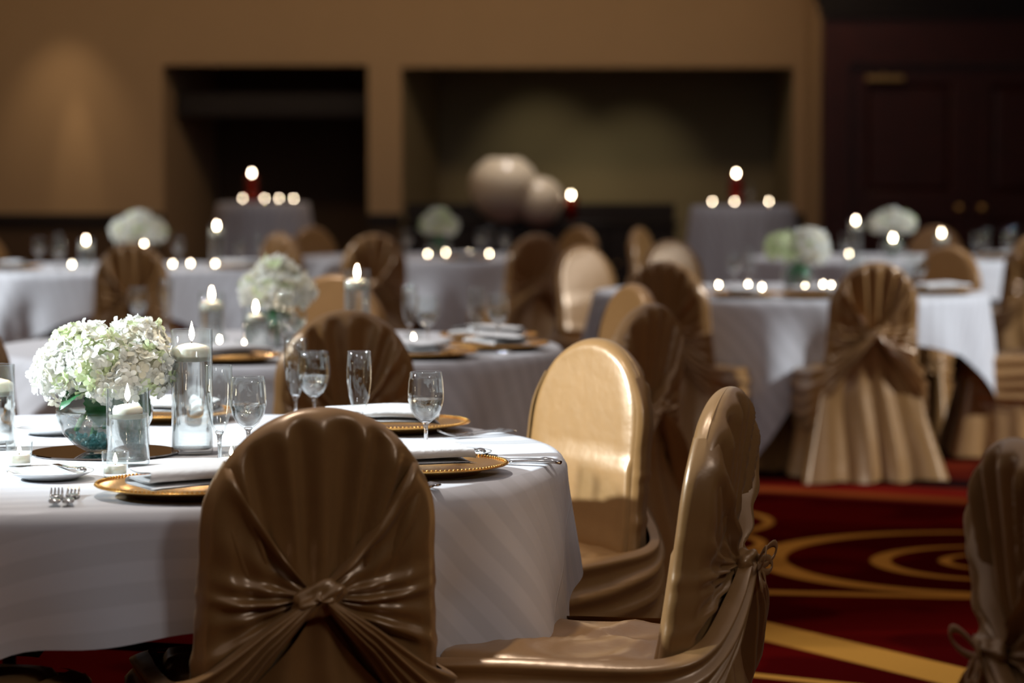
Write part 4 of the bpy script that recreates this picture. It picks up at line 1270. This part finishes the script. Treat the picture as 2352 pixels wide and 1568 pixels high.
for k, (ang, lab) in enumerate(((-75, 'on the lavender-grey cloth'), (30, 'under the orange-tan chair top'))):
    x, y = on(TM, ang, 0.735); item(CHARGER, 'charger_plate', 'gold charger plate ' + lab, 'charger', x, y); item(NAPKIN[k], 'folded_napkin', 'folded white napkin ' + lab, 'napkin', x, y, k, Z0 + 0.017)

# ---------- table by the red carpet
for x, y, lab in ((0.965, 12.60, 'right beside the left knotted chair'), (1.105, 12.62, 'second from the left knotted chair'), (1.145, 12.35, 'third from the left knotted chair'), (1.345, 12.38, 'under the half green hydrangeas'), (1.46, 12.66, 'left one of the pair beside the long skirted chair'), (1.485, 12.55, 'right one of the pair beside the long skirted chair')):
    votive(x, y, 'votive candle ' + lab)
for P, x, y, lab in ((WINE, 1.62, 12.55, 'wine glass just left of the long skirted chair top'), (FLUTE, 1.60, 12.75, 'champagne flute just left of the long skirted chair top'), (WINE, 1.08, 13.1, 'wine glass behind the votives by the left knotted chair'), (FLUTE, 1.16, 13.15, 'champagne flute behind the votives by the left knotted chair'), (WINE, 1.92, 12.7, 'wine glass above the bright corner drop'), (FLUTE, 1.84, 12.5, 'champagne flute above the long skirted chair')):
    item(P, 'wine_glass' if P is WINE else 'champagne_flute', lab, 'glass', x, y, 0, Z0, 'stemmed glasses on the table by the red carpet')
for k, (ang, lab) in enumerate(((-112, 'between the knotted chairs, left'), (-88, 'between the knotted chairs, right'), (-24, 'over the bright corner drop'))):
    x, y = on(TR, ang, 0.735); item(CHARGER, 'charger_plate', 'gold charger plate ' + lab, 'charger', x, y); item(NAPKIN[k], 'folded_napkin', 'folded white napkin ' + lab, 'napkin', x, y, k, Z0 + 0.017)

# ---------- table in front of the doors
vase_candle('t', True, 2.22, 17.45, 'tall glass cylinder left of the cream hydrangeas', 'floating candle left of the cream hydrangeas')
vase_candle('m', True, 2.76, 17.35, 'glass cylinder right of the cream hydrangeas', 'floating candle right of the cream hydrangeas by the brass knobs')
vase_candle('s', False, 2.42, 17.15, 'short glass cylinder under the cream hydrangeas', 'small floating candle under the cream hydrangeas')
for x, y, lab in ((2.62, 16.95, 'behind the long skirted chair, near one'), (2.70, 17.05, 'behind the long skirted chair, far one'), (2.16, 17.3, 'at the foot of the tall cylinder by the doors')):
    votive(x, y, 'votive candle ' + lab)
for P, x, y, lab in ((WINE, 2.98, 17.3, 'wine glass right of the floating candle by the brass knobs'), (FLUTE, 3.06, 17.4, 'champagne flute right of the floating candle by the brass knobs'), (WINE, 3.16, 17.2, 'wine glass over the small bright cloth corner'), (FLUTE, 3.24, 17.5, 'champagne flute at the right end of the door table'), (WINE, 2.10, 17.0, 'wine glass at the left end of the door table')):
    item(P, 'wine_glass' if P is WINE else 'champagne_flute', lab, 'glass', x, y, 0, Z0, 'stemmed glasses on the door table')
x, y = on(TF, -22, 0.735); item(CHARGER, 'charger_plate', 'gold charger plate at the right end of the door table', 'charger', x, y); item(NAPKIN[2], 'folded_napkin', 'folded white napkin at the right end of the door table', 'napkin', x, y, 1, Z0 + 0.017)

# ---------- amber candle glasses on high tables and sideboard
def amber_parts():
    gl = [(0, 0), (0.05, 0), (0.054, 0.01), (0.058, 0.16), (0.054, 0.22), (0.0525, 0.22), (0.0565, 0.16), (0.0525, 0.012), (0, 0.008)]
    return [('glass', G().lathe(gl, 32).mesh('glass'), 'amber', -1), ('wax', G().lathe([(0, 0.009), (0.036, 0.009), (0.037, 0.13), (0.03, 0.134), (0, 0.131)], 28).mesh('wax'), 'wax', -1),
            ('wick', G().tube([(0, 0, 0.13), (0, 0, 0.139)], 0.0012, 6, up=(1, 0, 0)).mesh('wick'), 'wick', -1), ('flame', flame_mesh(0.04, 0.007), 'flame', -1, (0, 0, 0.224))]


AMBER = amber_parts()
AMBER[1] = ('wax', G().lathe([(0, 0.009), (0.036, 0.009), (0.037, 0.215), (0.03, 0.220), (0, 0.217)], 28).mesh('wax'), 'wax', -1)
AMBER[2] = ('wick', G().tube([(0, 0, 0.216), (0, 0, 0.226)], 0.0012, 6, up=(1, 0, 0)).mesh('wick'), 'wick', -1)
ZH = 1.068
place(AMBER, 'amber_candle', 'candle in an amber glass on the high table by the dark alcove', 'candle', (HL[0] - 0.095, HL[1], ZH), 0, 'amber candle glasses')
place(AMBER, 'amber_candle', 'candle in an amber glass on the high table near the doors', 'candle', (HR[0] - 0.045, HR[1], ZH), 0, 'amber candle glasses')
place(AMBER, 'amber_candle', 'candle in an amber glass on the black sideboard', 'candle', (0.53, 24.2, 0.872), 0, 'amber candle glasses')
for dx, lab in ((-0.16, 'left of the amber glass, dark alcove high table'), (0.02, 'right of the amber glass, dark alcove high table'), (0.14, 'second right of the amber glass, dark alcove high table'), (0.26, 'end of the row on the dark alcove high table')):
    votive(HL[0] + dx, HL[1] - 0.12, 'votive candle ' + lab, ZH)
for dx, dy, lab in ((-0.23, -.1, 'at the left rim of the high table near the doors'), (-0.07, -.15, 'in front of the amber glass near the doors'), (0.19, -.1, 'at the right rim of the high table near the doors')):
    votive(HR[0] + dx, HR[1] + dy, 'votive candle ' + lab, ZH)
item(WINE, 'wine_glass', 'wine glass beside the amber candle on the high table near the doors', 'glass', HR[0] + 0.06, HR[1] - 0.03, 0, ZH)
